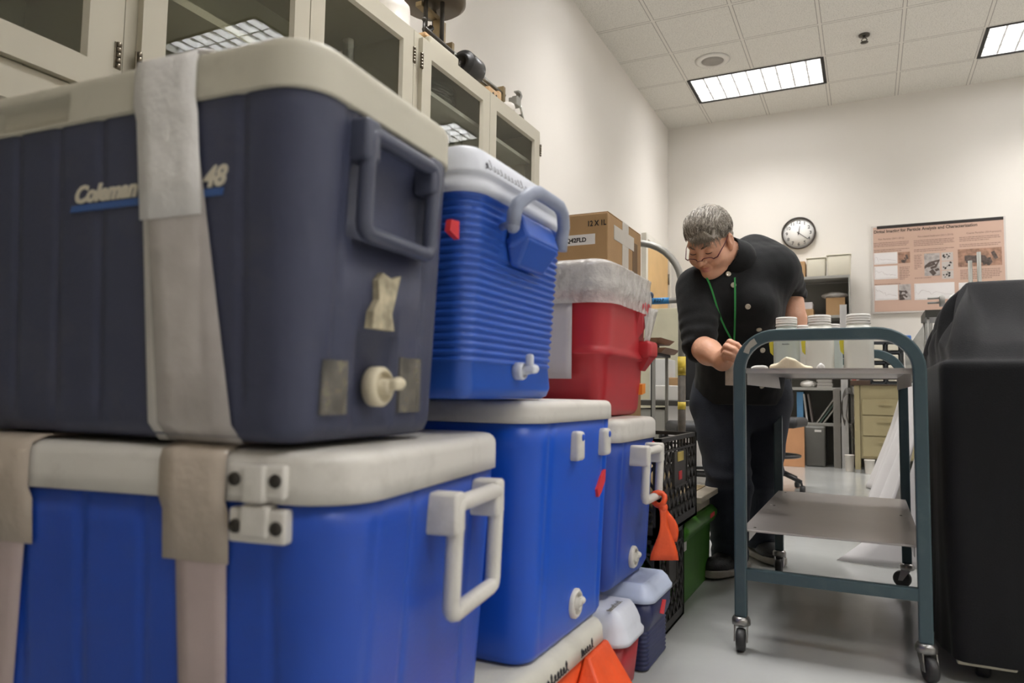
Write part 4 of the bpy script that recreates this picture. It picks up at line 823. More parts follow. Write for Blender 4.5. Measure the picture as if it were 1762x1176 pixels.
def pic(x0, x1, z0, z1, m, nm, fn=None, seed=0):
    f = MB().box(x0, x1, yF-0.001, yF-0.0001, z0, z1).build(nm, m, po)
    if fn: fn(f, x0, x1, z0, z1, seed)
    return f
def blobs(f, x0, x1, z0, z1, seed):
    r = np.random.RandomState(seed); b = MB()
    for k in range(9):
        cx, cz, rad = x0+(x1-x0)*(0.15+0.7*r.rand()), z0+(z1-z0)*(0.12+0.76*r.rand()), (x1-x0)*(0.04+0.08*r.rand())
        b.prism([(cx+rad*(0.6+0.6*r.rand())*math.cos(t), cz+rad*(0.6+0.6*r.rand())*math.sin(t)) for t in np.linspace(0, 2*PI, 9)[:-1]], yF-0.0016-0.0001*k, yF-0.001, 'xz')
    b.build('photo_detail', M_print, f)
def rig(f, x0, x1, z0, z1, seed):
    r = np.random.RandomState(seed); b = MB(); w_ = x1-x0; h_ = z1-z0
    for k in range(7):
        cx, cz = x0+w_*(0.1+0.8*r.rand()), z0+h_*(0.08+0.55*r.rand()); ww, hh = w_*(0.04+0.11*r.rand()), h_*(0.05+0.18*r.rand()); t = r.rand()*3; c, s = math.cos(t), math.sin(t)
        q = [(cx+a*c-b2*s, cz+a*s+b2*c) for a, b2 in ((-ww, -hh), (ww, -hh), (ww, hh), (-ww, hh))]
        q = [(min(max(a, x0), x1), min(max(b2, z0), z1)) for a, b2 in q]
        b.prism(q, yF-0.0016-0.0001*k, yF-0.001, 'xz')
    b.build('photo_detail', mat('photo_dark', rgb(84, 72, 66), 0.6, var=0.5, scale=60), f)
def graph(f, x0, x1, z0, z1, seed):
    r = np.random.RandomState(seed); ps = [(x0+0.012+(x1-x0-0.024)*k/14, yF-0.0013, z0+(z1-z0)*(0.25+0.5*(1-k/14)*r.rand()**0.4)) for k in range(15)]
    MB().tube(ps, 0.0007, 4).tube([(x0+0.008, yF-0.0013, z1-0.01), (x0+0.008, yF-0.0013, z0+0.01), (x1-0.008, yF-0.0013, z0+0.01)], 0.0006, 4).build('graph_line', M_pt, f)
M_ph = [mat('photo_grey', rgb(170, 162, 158), 0.5, var=0.3, scale=30), mat('photo_brown', rgb(156, 120, 100), 0.5, var=0.4, scale=30)]
pic(0.02, 0.225, PH-0.39, PH-0.275, M_pw, 'graph', graph, 1); pic(0.232, 0.335, PH-0.39, PH-0.28, M_ph[1], 'photo', rig, 2)
pic(0.02, 0.225, PH-0.54, PH-0.41, M_pw, 'graph', graph, 3); pic(0.02, 0.225, PH-0.75, PH-0.60, M_pw, 'graph', graph, 4); pic(0.232, 0.335, PH-0.755, PH-0.60, M_ph[0], 'photo', rig, 5)
pic(0.455, 0.585, PH-0.53, PH-0.31, M_ph[0], 'photo', rig, 6)
for k in range(3): pic(0.60, 0.695, PH-0.39-0.088*k, PH-0.31-0.088*k, mat('photo_pale', rgb(190, 182, 176), 0.5), 'photo', blobs, 7+k)
pic(0.365, 0.70, PH-0.76, PH-0.60, M_pw, 'graph', graph, 11); pic(0.735, 1.085, PH-0.46, PH-0.29, M_ph[1], 'photo', rig, 12); pic(0.735, 1.085, PH-0.78, PH-0.61, M_pw, 'graph', graph, 13)
# ---- grey shelving unit against the far wall
M_shelf = mat('shelf_grey', rgb(160, 158, 152), 0.4, 0.1, var=0.04); M_shin = mat('shelf_inside', rgb(118, 116, 110), 0.6, var=0.05)
SX0, SX1, SY0, SY1, ST = 0.98, 1.862, 7.62, 7.965, 1.862
su = empty('shelving_unit', 'grey metal shelving unit on the floor under the wall clock', 'shelving', (SX0, SY0, 0)); sw = SX1-SX0; sd_ = SY1-SY0
MB().box(0, 0.012, 0, sd_, 0, ST).build('side_panel', M_shelf, su); MB().box(sw-0.012, sw, 0, sd_, 0, ST).build('side_panel', M_shelf, su)
MB().box(0.012, sw-0.012, sd_-0.01, sd_, 0, ST-0.03).build('back_panel', M_shin, su)
ZSH = [0.42, 0.765, 1.12, 1.47]
for z in ZSH+[ST-0.001]: bevel(MB().box(0.012, sw-0.012, 0, sd_-0.01, z-0.028, z).build('shelf', M_shelf, su), 0.002)
# things on and in it
def simple(name, label, cat, m, boxes, loc=(0, 0, 0), rz=0, bv=0.004, group=None):
    b = MB(); [b.box(*q) for q in boxes]; o = b.build(name, m); bevel(o, bv); o.location = loc; o.rotation_euler = (0, 0, rz); return tag(o, label, cat, group)
def xz(u, v, y): p = at(u, v, y=y); return p[0], p[2]
M_tub = mat('tub_translucent', rgb(222, 216, 198), 0.5, var=0.02, alpha=0.9)
for (u0, u1, v, l_) in ((1388, 1421, 443, 'smaller pale translucent tub on top of the shelving unit'), (1423, 1464, 437, 'larger pale translucent tub at the right end on top of the shelving unit')):
    x0 = xz(u0, 460, 7.72)[0]; x1, z1 = xz(u1, v, 7.72); x1 = min(x1, SX1+0.02)
    t = empty('plastic_tub', l_, 'tub', (x0, 7.68, ST)); MB().rbox(0, x1-x0, 0, 0.2, 0.0005, z1-ST-0.012, 0.02, taper=0.006).build('body', M_tub, t); MB().rbox(-0.004, x1-x0+0.004, -0.004, 0.204, z1-ST-0.012, z1-ST, 0.01).build('lid', M_tub, t)
x0, x1 = xz(1374, 460, 7.75)[0], xz(1386, 460, 7.75)[0]
simple('cardboard_box', 'tan cardboard box on top of the shelving unit, left of the pale tubs', 'box', M_card, [(x0-0.08, x1, 7.70, 7.92, ST, ST+0.17)])
zb = ZSH[3]
x0, z1 = xz(1421, 513, 7.68); x1, _ = xz(1455, 513, 7.68); x1 = min(x1, SX1-0.014)
simple('cardboard_box', 'cardboard box on the upper shelf with a plastic bag on it', 'box', M_card, [(x0, x1-0.004, 7.68, 7.90, zb+0.001, z1)])
pbz = z1
tag(skin_obj('plastic_bag', lambda P: (ell_(P, ((x0+x1)/2-0.01, 7.77, pbz+0.028), (0.125, 0.11, 0.034))+0.008*wav(P, 60, 3))*0.8, ((x0+x1)/2-0.19, 7.64, pbz), ((x0+x1)/2+0.17, 7.92, pbz+0.085), 0.007, M_film), 'crumpled clear plastic bag lying on the cardboard box in the upper shelf', 'bag')
x0, x1 = xz(1372, 545, 7.68)[0], xz(1400, 545, 7.68)[0]
simple('cardboard_box', 'small cardboard box on the upper shelf beside the raised elbow', 'box', M_card, [(x0, x1, 7.68, 7.90, zb+0.001, zb+0.075)])
simple('paper_stack', 'white and purple carton lying on the small cardboard box', 'box', mat('carton_white', rgb(214, 208, 210), 0.6), [(x0+0.01, x1-0.01, 7.69, 7.87, zb+0.0755, zb+0.145)])
# stack of newspapers / magazines, shelf at .765
for k in range(7):
    x0, x1 = xz(1404+rr.rand()*3, 655, 7.66)[0], xz(1434-rr.rand()*3, 655, 7.66)[0]
    simple('magazine', ('lowest', 'second from the bottom', 'third from the bottom', 'middle', 'third from the top', 'second from the top', 'topmost')[k]+' grey magazine of the pile on the shelving unit', 'magazine', mat('newsprint%d' % (k % 2), rgb(168-20*(k % 2), 164-20*(k % 2), 158-20*(k % 2)), 0.7, var=0.1), [(x0, x1, 7.66, 7.88, 0.7655+k*0.0145, 0.7655+k*0.0145+0.0135)], bv=0.003, group='magazines piled on the grey shelf')
x0, x1 = xz(1378, 660, 7.66)[0], xz(1402, 660, 7.66)[0]
tag(skin_obj('paper_bundle', lambda P: (ell_(P, ((x0+x1)/2, 7.74, 0.795), ((x1-x0)/2+0.01, 0.08, 0.04))+0.008*wav(P, 70, 9))*0.8, (x0-0.05, 7.63, 0.762), (x1+0.05, 7.85, 0.86), 0.007, M_capw), 'crumpled white papers on the shelf left of the magazine pile', 'papers')
# binders and folders, shelf at .42
def book(u0, u1, hgt, tilt, m, label, cat='binder', y=7.66, z=0.4205):
    xa, xb = xz(u0, 700, y)[0], xz(u1, 700, y)[0]; o = MB().box(0, xb-xa, 0, 0.22, 0, hgt).build('binder' if cat == 'binder' else cat, m); o.location = (xa, y, z); o.rotation_euler = (0, tilt, 0); bevel(o, 0.003); return tag(o, label, cat, 'binders and folders on the shelf')
book(1371, 1382, 0.30, 0.0, mat('binder_blue', rgb(86, 136, 178), 0.5), 'blue binder standing on the lower shelf behind the chair')
book(1387, 1390, 0.28, -0.10, mat('binder_grey', rgb(190, 188, 186), 0.5), 'pale grey binder leaning beside the blue one')
book(1396, 1399, 0.28, -0.13, mat('binder_brown', rgb(120, 112, 110), 0.5), 'dark taupe folder leaning left beside the pale grey binder')
for k, (u, tl, m, l_) in enumerate(((1404, 0.58, M_shelf, 'thin grey panel leaning right on the lower shelf, leftmost of three'), (1409, 0.6, M_green if False else mat('folder_green', rgb(74, 92, 84), 0.5), 'dark green folder leaning right between the grey panels'), (1415, 0.62, M_shelf, 'thin grey panel leaning right on the lower shelf, rightmost of three'))):
    xa = xz(u, 700, 7.66)[0]; o = MB().box(0, 0.012, 0, 0.2, 0, 0.30-0.05*k).build('thin_panel' if k != 1 else 'folder', m); o.location = (xa, 7.66, 0.4205); o.rotation_euler = (0, tl, 0); tag(o, l_, 'panel' if k != 1 else 'folder')
x0, x1 = xz(1385, 760, 7.60)[0], xz(1421, 760, 7.60)[0]
gb = empty('waste_bin', 'dark grey rectangular bin with a white label, under the shelf of binders', 'bin', (x0, 7.57, 0))
MB().rbox(0, x1-x0, 0, 0.30, 0.0, 0.39, 0.02, taper=0.004).build('body', mat('bin_grey', rgb(98, 97, 92), 0.5, var=0.05), gb); MB().box(0.09, 0.15, -0.002, 0.001, 0.335, 0.355).build('label', M_capw, gb)
# poles leaning in front of the shelving
for (u, wd, zt, m, l_) in ((1441, 0.062, ZSH[3]-0.72, mat('raceway_grey', rgb(150, 146, 140), 0.35, 0.3), 'grey ribbed metal strip standing at the right front of the shelving'), (1455, 0.060, 1.56, mat('raceway_white', rgb(206, 204, 202), 0.35), 'tall white plastic strip with cable loops standing right of the grey one')):
    x = xz(u, 780, 7.55)[0]; r_ = empty('cable_raceway', l_, 'metal strip', (x, 7.55, 0)); b = MB().box(-wd/2, wd/2, 0, 0.02, 0, zt)
    for k in range(4): b.box(-wd/2+wd*(k+0.2)/4, -wd/2+wd*(k+0.75)/4, -0.008, 0.001, 0, zt)
    b.build('channel', m, r_)
    if zt > 1: MB().box(-wd/2, wd/2-0.03, -0.0085, 0.002, 0.98, 1.04).build('green_band', mat('band_green', rgb(40, 70, 66), 0.5), r_)
cx = xz(1458, 700, 7.5)[0]
ca = MB(); 
for k in range(5):
    ca.tube([(cx+0.03*k/5+(0.045+0.008*k)*math.cos(t), 7.50-0.006*k, 0.57+(0.19-0.012*k)*math.sin(t)) for t in np.linspace(PI/2-2.6, PI/2+2.6, 22)], 0.004, 5)
ca.tube([(cx+0.02, 7.5, 0.76), (cx-0.01, 7.49, 0.5), (cx+0.05, 7.50, 0.28), (cx+0.09, 7.48, 0.05), (cx+0.12, 7.47, 0.006)], 0.004, 5)
tag(ca.build('cable', mat('cable_grey', rgb(92, 88, 84), 0.5)), 'grey cable hanging in loops on the white strip', 'cable')
x0, x1 = xz(1349, 760, 7.45)[0], xz(1384, 760, 7.45)[0]
simple('wood_panel', 'orange-brown wooden panel standing on the floor left of the grey bin', 'panel', mat('panel_orange', rgb(204, 150, 108), 0.5, var=0.05), [(x0-0.1, x1, 7.46, 7.48, 0, 0.40)], bv=0.002)
# ---- desk
M_desk = mat('desk_tan', rgb(170, 158, 122), 0.45, var=0.04); M_dtop = mat('desk_top', rgb(84, 66, 54), 0.4, var=0.1)
dx0 = xz(1463, 665, 7.22)[0]; dk2 = empty('desk', 'tan metal desk with a dark brown top behind the white draped table', 'desk', (dx0, 7.18, 0)); DZ = xz(1500, 655, 7.2)[1]; print('desk z', DZ)
bevel(MB().box(0, 1.25, 0, 0.72, DZ-0.045, DZ).build('desk_top', M_dtop, dk2), 0.004)
MB().box(0.03, 0.075, 0.02, 0.06, 0.0, DZ-0.045).build('leg', M_desk, dk2); MB().box(0.03, 0.075, 0.64, 0.68, 0.0, DZ-0.045).build('leg', M_desk, dk2); MB().box(1.15, 1.2, 0.02, 0.06, 0.0, DZ-0.045).build('leg', M_desk, dk2); MB().box(1.15, 1.2, 0.64, 0.68, 0.0, DZ-0.045).build('leg', M_desk, dk2)
MB().box(0.032, 0.073, 0.018, 0.062, 0, 0.03).build('leg_foot', M_steel, dk2)
MB().box(0.08, 0.50, 0.03, 0.66, 0.13, DZ-0.046).build('pedestal', M_desk, dk2)
for k, (z0, z1) in enumerate(((0.15, 0.325), (0.335, 0.51), (0.52, 0.66))):
    f = bevel(MB().box(0.095, 0.49, 0.015, 0.029, z0, z1).build('drawer', M_desk, dk2), 0.004); MB().box(0.22, 0.33, -0.005, 0.016, z1-0.055, z1-0.04).build('handle', M_desk, f)
k = 0
for (u, w_, h_, m, l_) in ((1466, 0.035, 0.022, 'red', 'small red tin at the left end of the desk top'), (1478, 0.09, 0.018, 'black', 'black case lying on the desk beside the red tin'), (1503, 0.055, 0.022, 'pink', 'pink-orange packet in the middle of the desk top'), (1519, 0.06, 0.018, 'black', 'black case right of the pink packet on the desk'), (1530, 0.035, 0.022, 'red', 'red packet at the right of the desk top by the white drape')):
    x = xz(u, 650, 7.25)[0]; col = {'red': rgb(200, 90, 84), 'pink': rgb(222, 150, 124), 'black': rgb(50, 46, 46)}[m]
    simple('small_packet' if m != 'black' else 'small_case', l_, 'packet' if m != 'black' else 'case', mat('desk_'+m, col, 0.5), [(x, x+w_, 7.24, 7.32, DZ, DZ+h_)])
simple('binder', 'dark closed binder lying flat at the back of the desk', 'binder', mat('dark_binder', rgb(70, 66, 64), 0.5), [(xz(1488, 650, 7.4)[0], xz(1525, 650, 7.4)[0], 7.4, 7.65, DZ, DZ+0.05)])
for (u0, u1, y, l_) in ((1457, 1474, 7.36, 'white plastic bucket on the floor at the left leg of the tan desk'), (1487, 1506, 7.22, 'white plastic bucket under the drawers of the tan desk')):
    xa, xb = xz(u0, 800, y)[0], xz(u1, 800, y)[0]; r_ = (xb-xa)/2
    if y > 7.3: xa -= 0.03
    bk = empty('bucket', l_, 'bucket', ((xa+xb)/2, y+r_-0.1, 0)); hh = 0.125 if y < 7.3 else 0.15
    MB().lathe([(0.001, 0), (r_*0.8, 0), (r_*0.82, 0.005), (r_*0.95, hh-0.01), (r_, hh-0.01), (r_, hh), (r_*0.9, hh), (r_*0.78, 0.01), (0.001, 0.01)], n=28).build('body', M_milky, bk); MB().tube([(r_*math.cos(t), -0.0, hh-0.012-0.02*math.sin(t)) for t in np.linspace(0, PI, 9)], 0.002, 5).build('bail', M_steel, bk)
# ---- long table under a white drape
M_drape = mat('white_drape', rgb(206, 202, 202), 0.8, var=0.02, sheen=0.2)
tb = empty('lab_table', 'long lab table completely under the white drape', 'table', (2.26, 3.36, 0)); TZ = 0.765
MB().box(0, 0.8, 0, 3.0, TZ-0.03, TZ).build('table_top', M_alu, tb)
for (x, y) in ((0.05, 0.05), (0.7, 0.05), (0.05, 2.9), (0.7, 2.9)): MB().box(x, x+0.04, y, y+0.04, 0, TZ-0.03).build('leg', M_alu, tb)
dv, df = [], []; NY, NZ = 120, 26
prof = []
for j in range(NY+1):
    t = j/NY; y = 3.34+3.06*t; row = []
    fl_ = 0.19+0.04*math.sin(t*31)+0.02*math.sin(t*57+1); fl_ = max(fl_, 0.03)
    for k in range(NZ+1):
        s = k/NZ
        if k <= 4: x = 3.07-(3.07-2.25)*k/4; z = TZ+0.004
        else:
            q = (k-4)/(NZ-4); x = 2.25-0.012-(0.02+fl_)*q**1.1-0.012*math.sin(t*70+q*2)*q; z = TZ+0.004-(TZ+0.0)*q+0.002
            if q > 0.96 and j < 6: x -= 0.05*(6-j)/6
        row.append((x, y, max(z, 0.002)))
    prof.append(row)
bd_ = MB().loft(prof, False, False, closed=False)
# near end of the drape, hanging to the floor
endr = []
for j in range(25):
    t = j/24; row = []
    for k in range(NZ+1):
        q = k/NZ; x = 2.238+0.8*t-(0.20*q**1.1)*(1-t)+0.01*math.sin(t*30)*q; y = 3.34-0.01-0.05*q-0.03*q*math.sin(t*22); z = TZ+0.004-(TZ+0.002)*q
        if j < 4 and q > 0.75: x -= (0.17*(q-0.75)/0.25)*(4-j)/4
        row.append((x, y, max(z, 0.003)))
    endr.append(row)
bd_.loft(endr, False, False, closed=False); o = bd_.build('table_drape', M_drape, fix=False); s_ = o.modifiers.new('thickness', 'SOLIDIFY'); s_.thickness = 0.002; s_.offset = 1
tag(o, 'white sheet draped over the long table, its corner trailing on the floor', 'drape')
TT = TZ+0.007
# organiser with small drawers
oz = xz(1500, 634, 5.9)[1]
OG = empty('drawer_organizer', 'black small-parts organizer with white drawers on the draped table', 'organizer', (2.275, 5.9, TT)); ow, oh = 0.30, 0.30
xo = xz(1497, 620, 5.9)[0]; OG.location = (xo, 5.9, TT); print('organizer x', xo)
fr_ = MB().box(0, ow, 0.02, 0.16, 0, oh)
for k in range(4): fr_.box(0, ow, 0, 0.022, k*oh/4, k*oh/4+0.012)
for k in range(4): fr_.box(k*ow/3-0.004*(k > 0), k*ow/3+0.008-0.012*(k == 3), 0, 0.022, 0, oh)
fr_.box(0, ow, 0, 0.16, oh-0.01, oh+0.012).build('frame', mat('organizer_black', rgb(48, 52, 56), 0.45), OG)
for r_ in range(4):
    for c_ in range(3): MB().rbox(c_*ow/3+0.018, (c_+1)*ow/3-0.016, -0.006, 0.02, r_*oh/4+0.02, (r_+1)*oh/4-0.012, 0.006).build('drawer', M_tub, OG)
simple('blue_tray', 'bright blue tray on top of the black small-parts organizer', 'tray', mat('tray_blue', rgb(52, 104, 178), 0.45), [(xo+0.12, xo+0.27, 5.91, 6.04, TT+oh+0.013, TT+oh+0.055)], bv=0.008)
# clear case
M_acr = glass('acrylic', (0.93, 0.94, 0.93, 1), 0.01, 1.5)
AC = empty('acrylic_case', 'clear acrylic case with slanted front on the draped table', 'case', (0, 0, 0)); q0 = xz(1556, 600, 4.6); q1 = xz(1592, 600, 4.6); zt = xz(1590, 537, 4.6)[1]
AC.location = (q0[0], 4.6, TT); aw = q1[0]-q0[0]+0.04; ah = zt-TT
M_acrw = mat('acrylic_edge', rgb(176, 176, 172), 0.2, alpha=0.5, var=0.03)
MB().prism([(0, 0), (aw, 0), (aw, ah), (0.0, ah*0.42)], 0, 0.004, 'xz').build('side_panel', M_acrw, AC)
MB().prism([(0, 0), (aw, 0), (aw, ah), (0.0, ah*0.42)], 0.45, 0.454, 'xz').build('side_panel', M_acr, AC)
MB().box(aw-0.004, aw, 0.004, 0.45, 0, ah).build('back_panel', M_acr, AC); MB().tube([(aw, 0, 0), (aw, 0, ah), (0, 0, ah*0.42), (0, 0, 0)], 0.004, 5).build('edge', M_capw, AC)
# monitor-like dark slab on a stand behind the cover
q0 = xz(1592, 540, 3.9); q1 = xz(1650, 532, 3.9)
mn = empty('instrument_hood', 'dark flat instrument top on pale posts behind the black cover', 'instrument', (q0[0], 3.9, TT)); zt = q1[1]-TT
MB().box(0, 0.34, 0, 0.3, zt-0.035, zt).build('top_slab', mat('slab_dark', rgb(66, 66, 62), 0.4), mn)
for (x, y) in ((0.012, 0.01), (0.32, 0.01), (0.012, 0.28), (0.32, 0.28)): MB().tube([(x, y, 0), (x, y, zt-0.035)], 0.005, 8).build('post', M_shelf, mn)
# lamp head and two steel rods
q = xz(1642, 517, 3.6); lp_ = empty('lamp_head', 'white round lamp head with two prongs peeking over the black cover', 'lamp', (q[0], 3.6, TT)); z = q[1]-TT
MB().ell((0.008, 0, z), (0.031, 0.031, 0.030)).build('shade', M_capw, lp_); MB().lathe([(0.02, -0.036), (0.026, -0.04), (0.026, -0.055), (0.018, -0.055)], (0, 0, z), 'x', 16, cap=False).tube([(-0.05, 0, z+0.012), (-0.10, 0, z+0.012)], 0.005, 6).tube([(-0.05, 0, z-0.008), (-0.10, 0, z-0.008)], 0.005, 6).build('prong', M_shelf, lp_)
MB().tube([(0.03, 0, 0), (0.03, 0, z-0.02)], 0.010, 8).lathe([(0.001, 0), (0.07, 0), (0.07, 0.012), (0.001, 0.012)], (0.03, 0, 0), n=20).build('stand', M_cast, lp_)
for (u, v, l_) in ((1669, 449, 'shorter grey steel rod rising behind the black cover, before the poster'), (1684, 434, 'taller grey steel rod rising behind the black cover, before the poster')):
    q = xz(u, v, 3.75); r_ = empty('support_rod', l_, 'rod', (q[0], 3.75, TT)); MB().tube([(0, 0, 0.012), (0, 0, q[1]-TT)], 0.0085, 10).build('rod', M_gmet, r_); MB().box(-0.05, 0.05, -0.02, 0.1, 0, 0.012) .build('foot', M_cast, r_) if u > 1680 else MB().box(-0.05, 0.048, -0.1, -0.02, 0, 0.012).tube([(0, -0.03, 0.008), (0, 0, 0.02)], 0.008, 6).build('foot', M_cast, r_)
# ================================================================== equipment under the black cover
M_cov = mat('black_cover', rgb(18, 18, 21), 0.75, var=0.08, scale=5, spec=0.25, sheen=0.06, bump=0.15, bscale=300)
cx0, cx1, cy0, cy1 = 2.150, 3.05, 2.03, 2.85
eq = empty('covered_machine', 'tall machine under a black fabric cover at the right edge of the picture', 'machine', (cx0, cy0, 0))
def cover_rows():
    Lx, Ly = cx1-cx0, cy1-cy0; rows = []
    # param: perimeter angle sampling of rounded rectangle, heights list (z, inset, fold strength)
    per = []
    def sg(a, b, n): return [(a[0]+(b[0]-a[0])*k/n, a[1]+(b[1]-a[1])*k/n) for k in range(n)]
    r = 0.035
    per += sg((r, 0), (Lx-r, 0), 60); per += [(Lx-r+r*math.sin(t), r-r*math.cos(t)) for t in np.linspace(0, PI/2, 6)[:-1]]
    per += sg((Lx, r), (Lx, Ly-r), 60); per += [(Lx-r+r*math.cos(t), Ly-r+r*math.sin(t)) for t in np.linspace(0, PI/2, 6)[:-1]]
    per += sg((Lx-r, Ly), (r, Ly), 60); per += [(r-r*math.sin(t), Ly-r+r*math.cos(t)) for t in np.linspace(0, PI/2, 6)[:-1]]
    per += sg((0, Ly-r), (0, r), 60); per += [(r-r*math.cos(t), r-r*math.sin(t)) for t in np.linspace(0, PI/2, 6)[:-1]]
    per = np.array(per); ang = np.linspace(0, 2*PI, len(per), endpoint=False)
    nrm = np.stack([np.roll(per[:, 1], -1)-np.roll(per[:, 1], 1), -(np.roll(per[:, 0], -1)-np.roll(per[:, 0], 1))], 1); nrm /= np.linalg.norm(nrm, axis=1)[:, None]
    T0 = 0.755
    fold = 0.5*np.sin(ang*13)+0.3*np.sin(ang*23+1)+0.2*np.sin(ang*37+2)
    for k in range(25):
        t = k/24; z = 0.055+(T0-0.055)*t; off = (1-t)**1.3*0.016*(0.4+fold)+0.004*np.sin(ang*9+t*6)*(1-t)
        rows.append([(p[0]+n_[0]*o_, p[1]+n_[1]*o_, z) for p, n_, o_ in zip(per, nrm, off)])
    # crease and rise to the hump
    cen = np.array([0.395, 0.50]); tops = np.array([0.30, 0.22])     # flat crown half sizes
    for k in range(1, 27):
        t = k/26; s = t**0.9
        tgt = np.stack([np.clip(per[:, 0]-cen[0], -tops[0], tops[0]+0.3), np.clip(per[:, 1]-cen[1], -tops[1], tops[1])], 1)+cen
        xy = per*(1-s)+tgt*s
        if k <= 3: xy = per-nrm*0.008*k
        f2 = (np.sin(ang*11+0.5+3*t)*0.5+np.sin(ang*19+2-2*t)*0.35+np.sin(ang*31+1)*0.25)
        zz = T0+(0.99-T0)*(t**0.85)+0.028*f2*math.sin(PI*min(1, t*1.02))
        if k <= 3: zz = T0+0.004*k+0*f2
        xy = xy+nrm*(0.02*f2*math.sin(PI*t))[:, None]
        rows.append([(a, b, c) for (a, b), c in zip(xy, zz*np.ones(len(per)))])
    last = np.array(rows[-1]); cc = last.mean(0)
    for t in (0.35, 0.7, 0.97): rows.append([tuple(p*(1-t)+np.array([cc[0], cc[1], 1.0])*t+np.array([0, 0, 0.005])) for p in last])
    return rows
cv = MB().loft(cover_rows(), False, True).build('fabric_cover', M_cov, eq)
sv = cv.modifiers.new('sub', 'SUBSURF'); sv.levels = 1; sv.render_levels = 1
bevel(MB().box(0.05, 0.85, 0.05, 0.76, 0.075, 0.70).build('machine_body', M_shelf, eq), 0.01)
MB().rbox(0.02, 0.14, -0.005, 0.04, 0.045, 0.066, 0.006).build('base_foot', mat('foot_cream', rgb(186, 180, 160), 0.5), eq)
for (x, y) in ((0.08, 0.08), (0.8, 0.08), (0.08, 0.7), (0.8, 0.7)): MB().lathe([(0.001, -0.015), (0.026, -0.015), (0.031, -0.01), (0.031, 0.01), (0.026, 0.015), (0.001, 0.015)], (x, y, 0.031), 'x', 22).box(x-0.02, x+0.02, y-0.02, y+0.02, 0.06, 0.077).build('caster', M_tyre, eq)
# ================================================================== left side beyond the crates
# tall tubular trolley end
M_tube = mat('tube_grey', rgb(150, 148, 142), 0.38, 0.35, var=0.08)
UY = 3.40; ux1 = at(1173, 600, y=UY)[0]; zt = at(1105, 418, y=UY)[2]; ux0 = ux1-0.46; r_ = 0.225
tr = empty('platform_trolley', 'grey tubular trolley frame with an arched top, behind the cardboard box', 'trolley', (ux0, UY, 0)); wd = ux1-ux0
pr = [(0, 0, 0.14), (0, 0, zt-r_)]+[(wd/2-wd/2*math.cos(a), 0, zt-r_+r_*math.sin(a)) for a in np.linspace(0.15, PI-0.15, 17)]+[(wd, 0, zt-r_), (wd, 0, 0.14)]
MB().tube(pr, 0.0165, 14).build('arched_frame', M_tube, tr)
zr = at(1140, 518, y=UY)[2]
MB().tube([(0, 0, zr), (wd, 0, zr)], 0.0145, 12).build('cross_rail', M_tube, tr)
xt = at(1122, 518, y=UY)[0]-ux0; xt2 = at(1152, 518, y=UY)[0]-ux0
bt_ = MB().tube([(xt, 0, zr), (xt2, 0, zr)], 0.0155, 14).build('blue_tape', mat('blue_tape', rgb(60, 140, 200), 0.5), tr)
text('E227', 0.024, (xt+0.012, -0.0165, zr-0.008), (1, 0, 0), (0, 0, 1), M_print, 'tape_marking', bt_, 0.2)
qx = at(1118, 508, y=UY)[0]-ux0; MB().ell((qx, 0, zr+0.028), (0.02, 0.02, 0.02)).build('rail_knob', mat('knob_blueblack', rgb(40, 56, 80), 0.3), tr)
MB().tube([(wd, 0, 0.16), (wd, 0, zr-0.35)], 0.0185, 12).build('black_wrap', mat('black_wrap', rgb(74, 66, 56), 0.6, var=0.3, scale=40), tr)
for z0, z1 in ((zr-0.35, zr-0.27), (0.76, 0.795), (0.60, 0.635)): MB().tube([(wd, 0, z0), (wd, 0, z1)], 0.0192, 12).build('yellow_band', mat('band_yellow', rgb(214, 186, 66), 0.5, var=0.15, scale=40), tr)
bevel(MB().box(-0.03, wd+0.02, 0.0, 0.62, 0.105, 0.14).build('deck', M_shelf, tr), 0.004)
for (x, y) in ((0.02, 0.08), (wd-0.04, 0.08), (0.02, 0.54), (wd-0.04, 0.54)): MB().lathe([(0.001, -0.014), (0.045, -0.014), (0.045, 0.014), (0.001, 0.014)], (x, y, 0.046), 'x', 22).box(x-0.018, x+0.018, y-0.02, y+0.02, 0.085, 0.106).build('wheel', M_tyre, tr)
# lab bench along the left wall with things on it
BZ = at(1150, 689, y=4.7)[2]; print('bench', BZ, at(1130, 700, y=4.7), at(1165, 700, y=4.7))
bn = empty('lab_bench', 'low bench with a dark counter and a grey panel behind the trolley frame', 'bench', (0.55, 4.55, 0))
bxr = at(1185, 700, y=4.55)[0]-0.55
bevel(MB().box(0, bxr, 0, 1.5, BZ-0.035, BZ).build('counter', mat('counter_dark', rgb(74, 72, 68), 0.35), bn), 0.004)
MB().box(0.02, bxr-0.16, 0.03, 1.47, 0.17, BZ-0.06).build('grey_panel', mat('panel_grey', rgb(166, 164, 156), 0.5), bn)
MB().box(0.02, bxr-0.14, 0.0, 0.03, 0.145, 0.165).box(bxr-0.15, bxr-0.135, 0.03, 1.47, 0, BZ-0.035).box(0.03, 0.06, 0.03, 1.47, 0, 0.17).build('frame', M_capw, bn)
def bx_at(name, label, cat, u0, v0, u1, v1, y, dep, m, z0=None, bv=0.004):
    a = at(u0, v1, y=y); b = at(u1, v0, y=y); z_ = a[2] if z0 is None else z0
    return simple(name, label, cat, m, [(a[0], b[0], y, y+dep, z_, b[2])], bv=bv)
bx_at('printer', 'pale grey desktop printer on the dark bench', 'printer', 1120, 664, 1168, 690, 4.62, 0.4, M_capw, BZ)
bx_at('paper_box', 'white sheet box standing on the bench behind the printer', 'box', 1118, 618, 1148, 662, 5.1, 0.25, mat('pale_box', rgb(206, 206, 204), 0.5), BZ)
bx_at('tan_folder', 'tan cardboard file standing on the bench at the striped post', 'file', 1148, 650, 1172, 690, 5.15, 0.1, M_card, BZ)
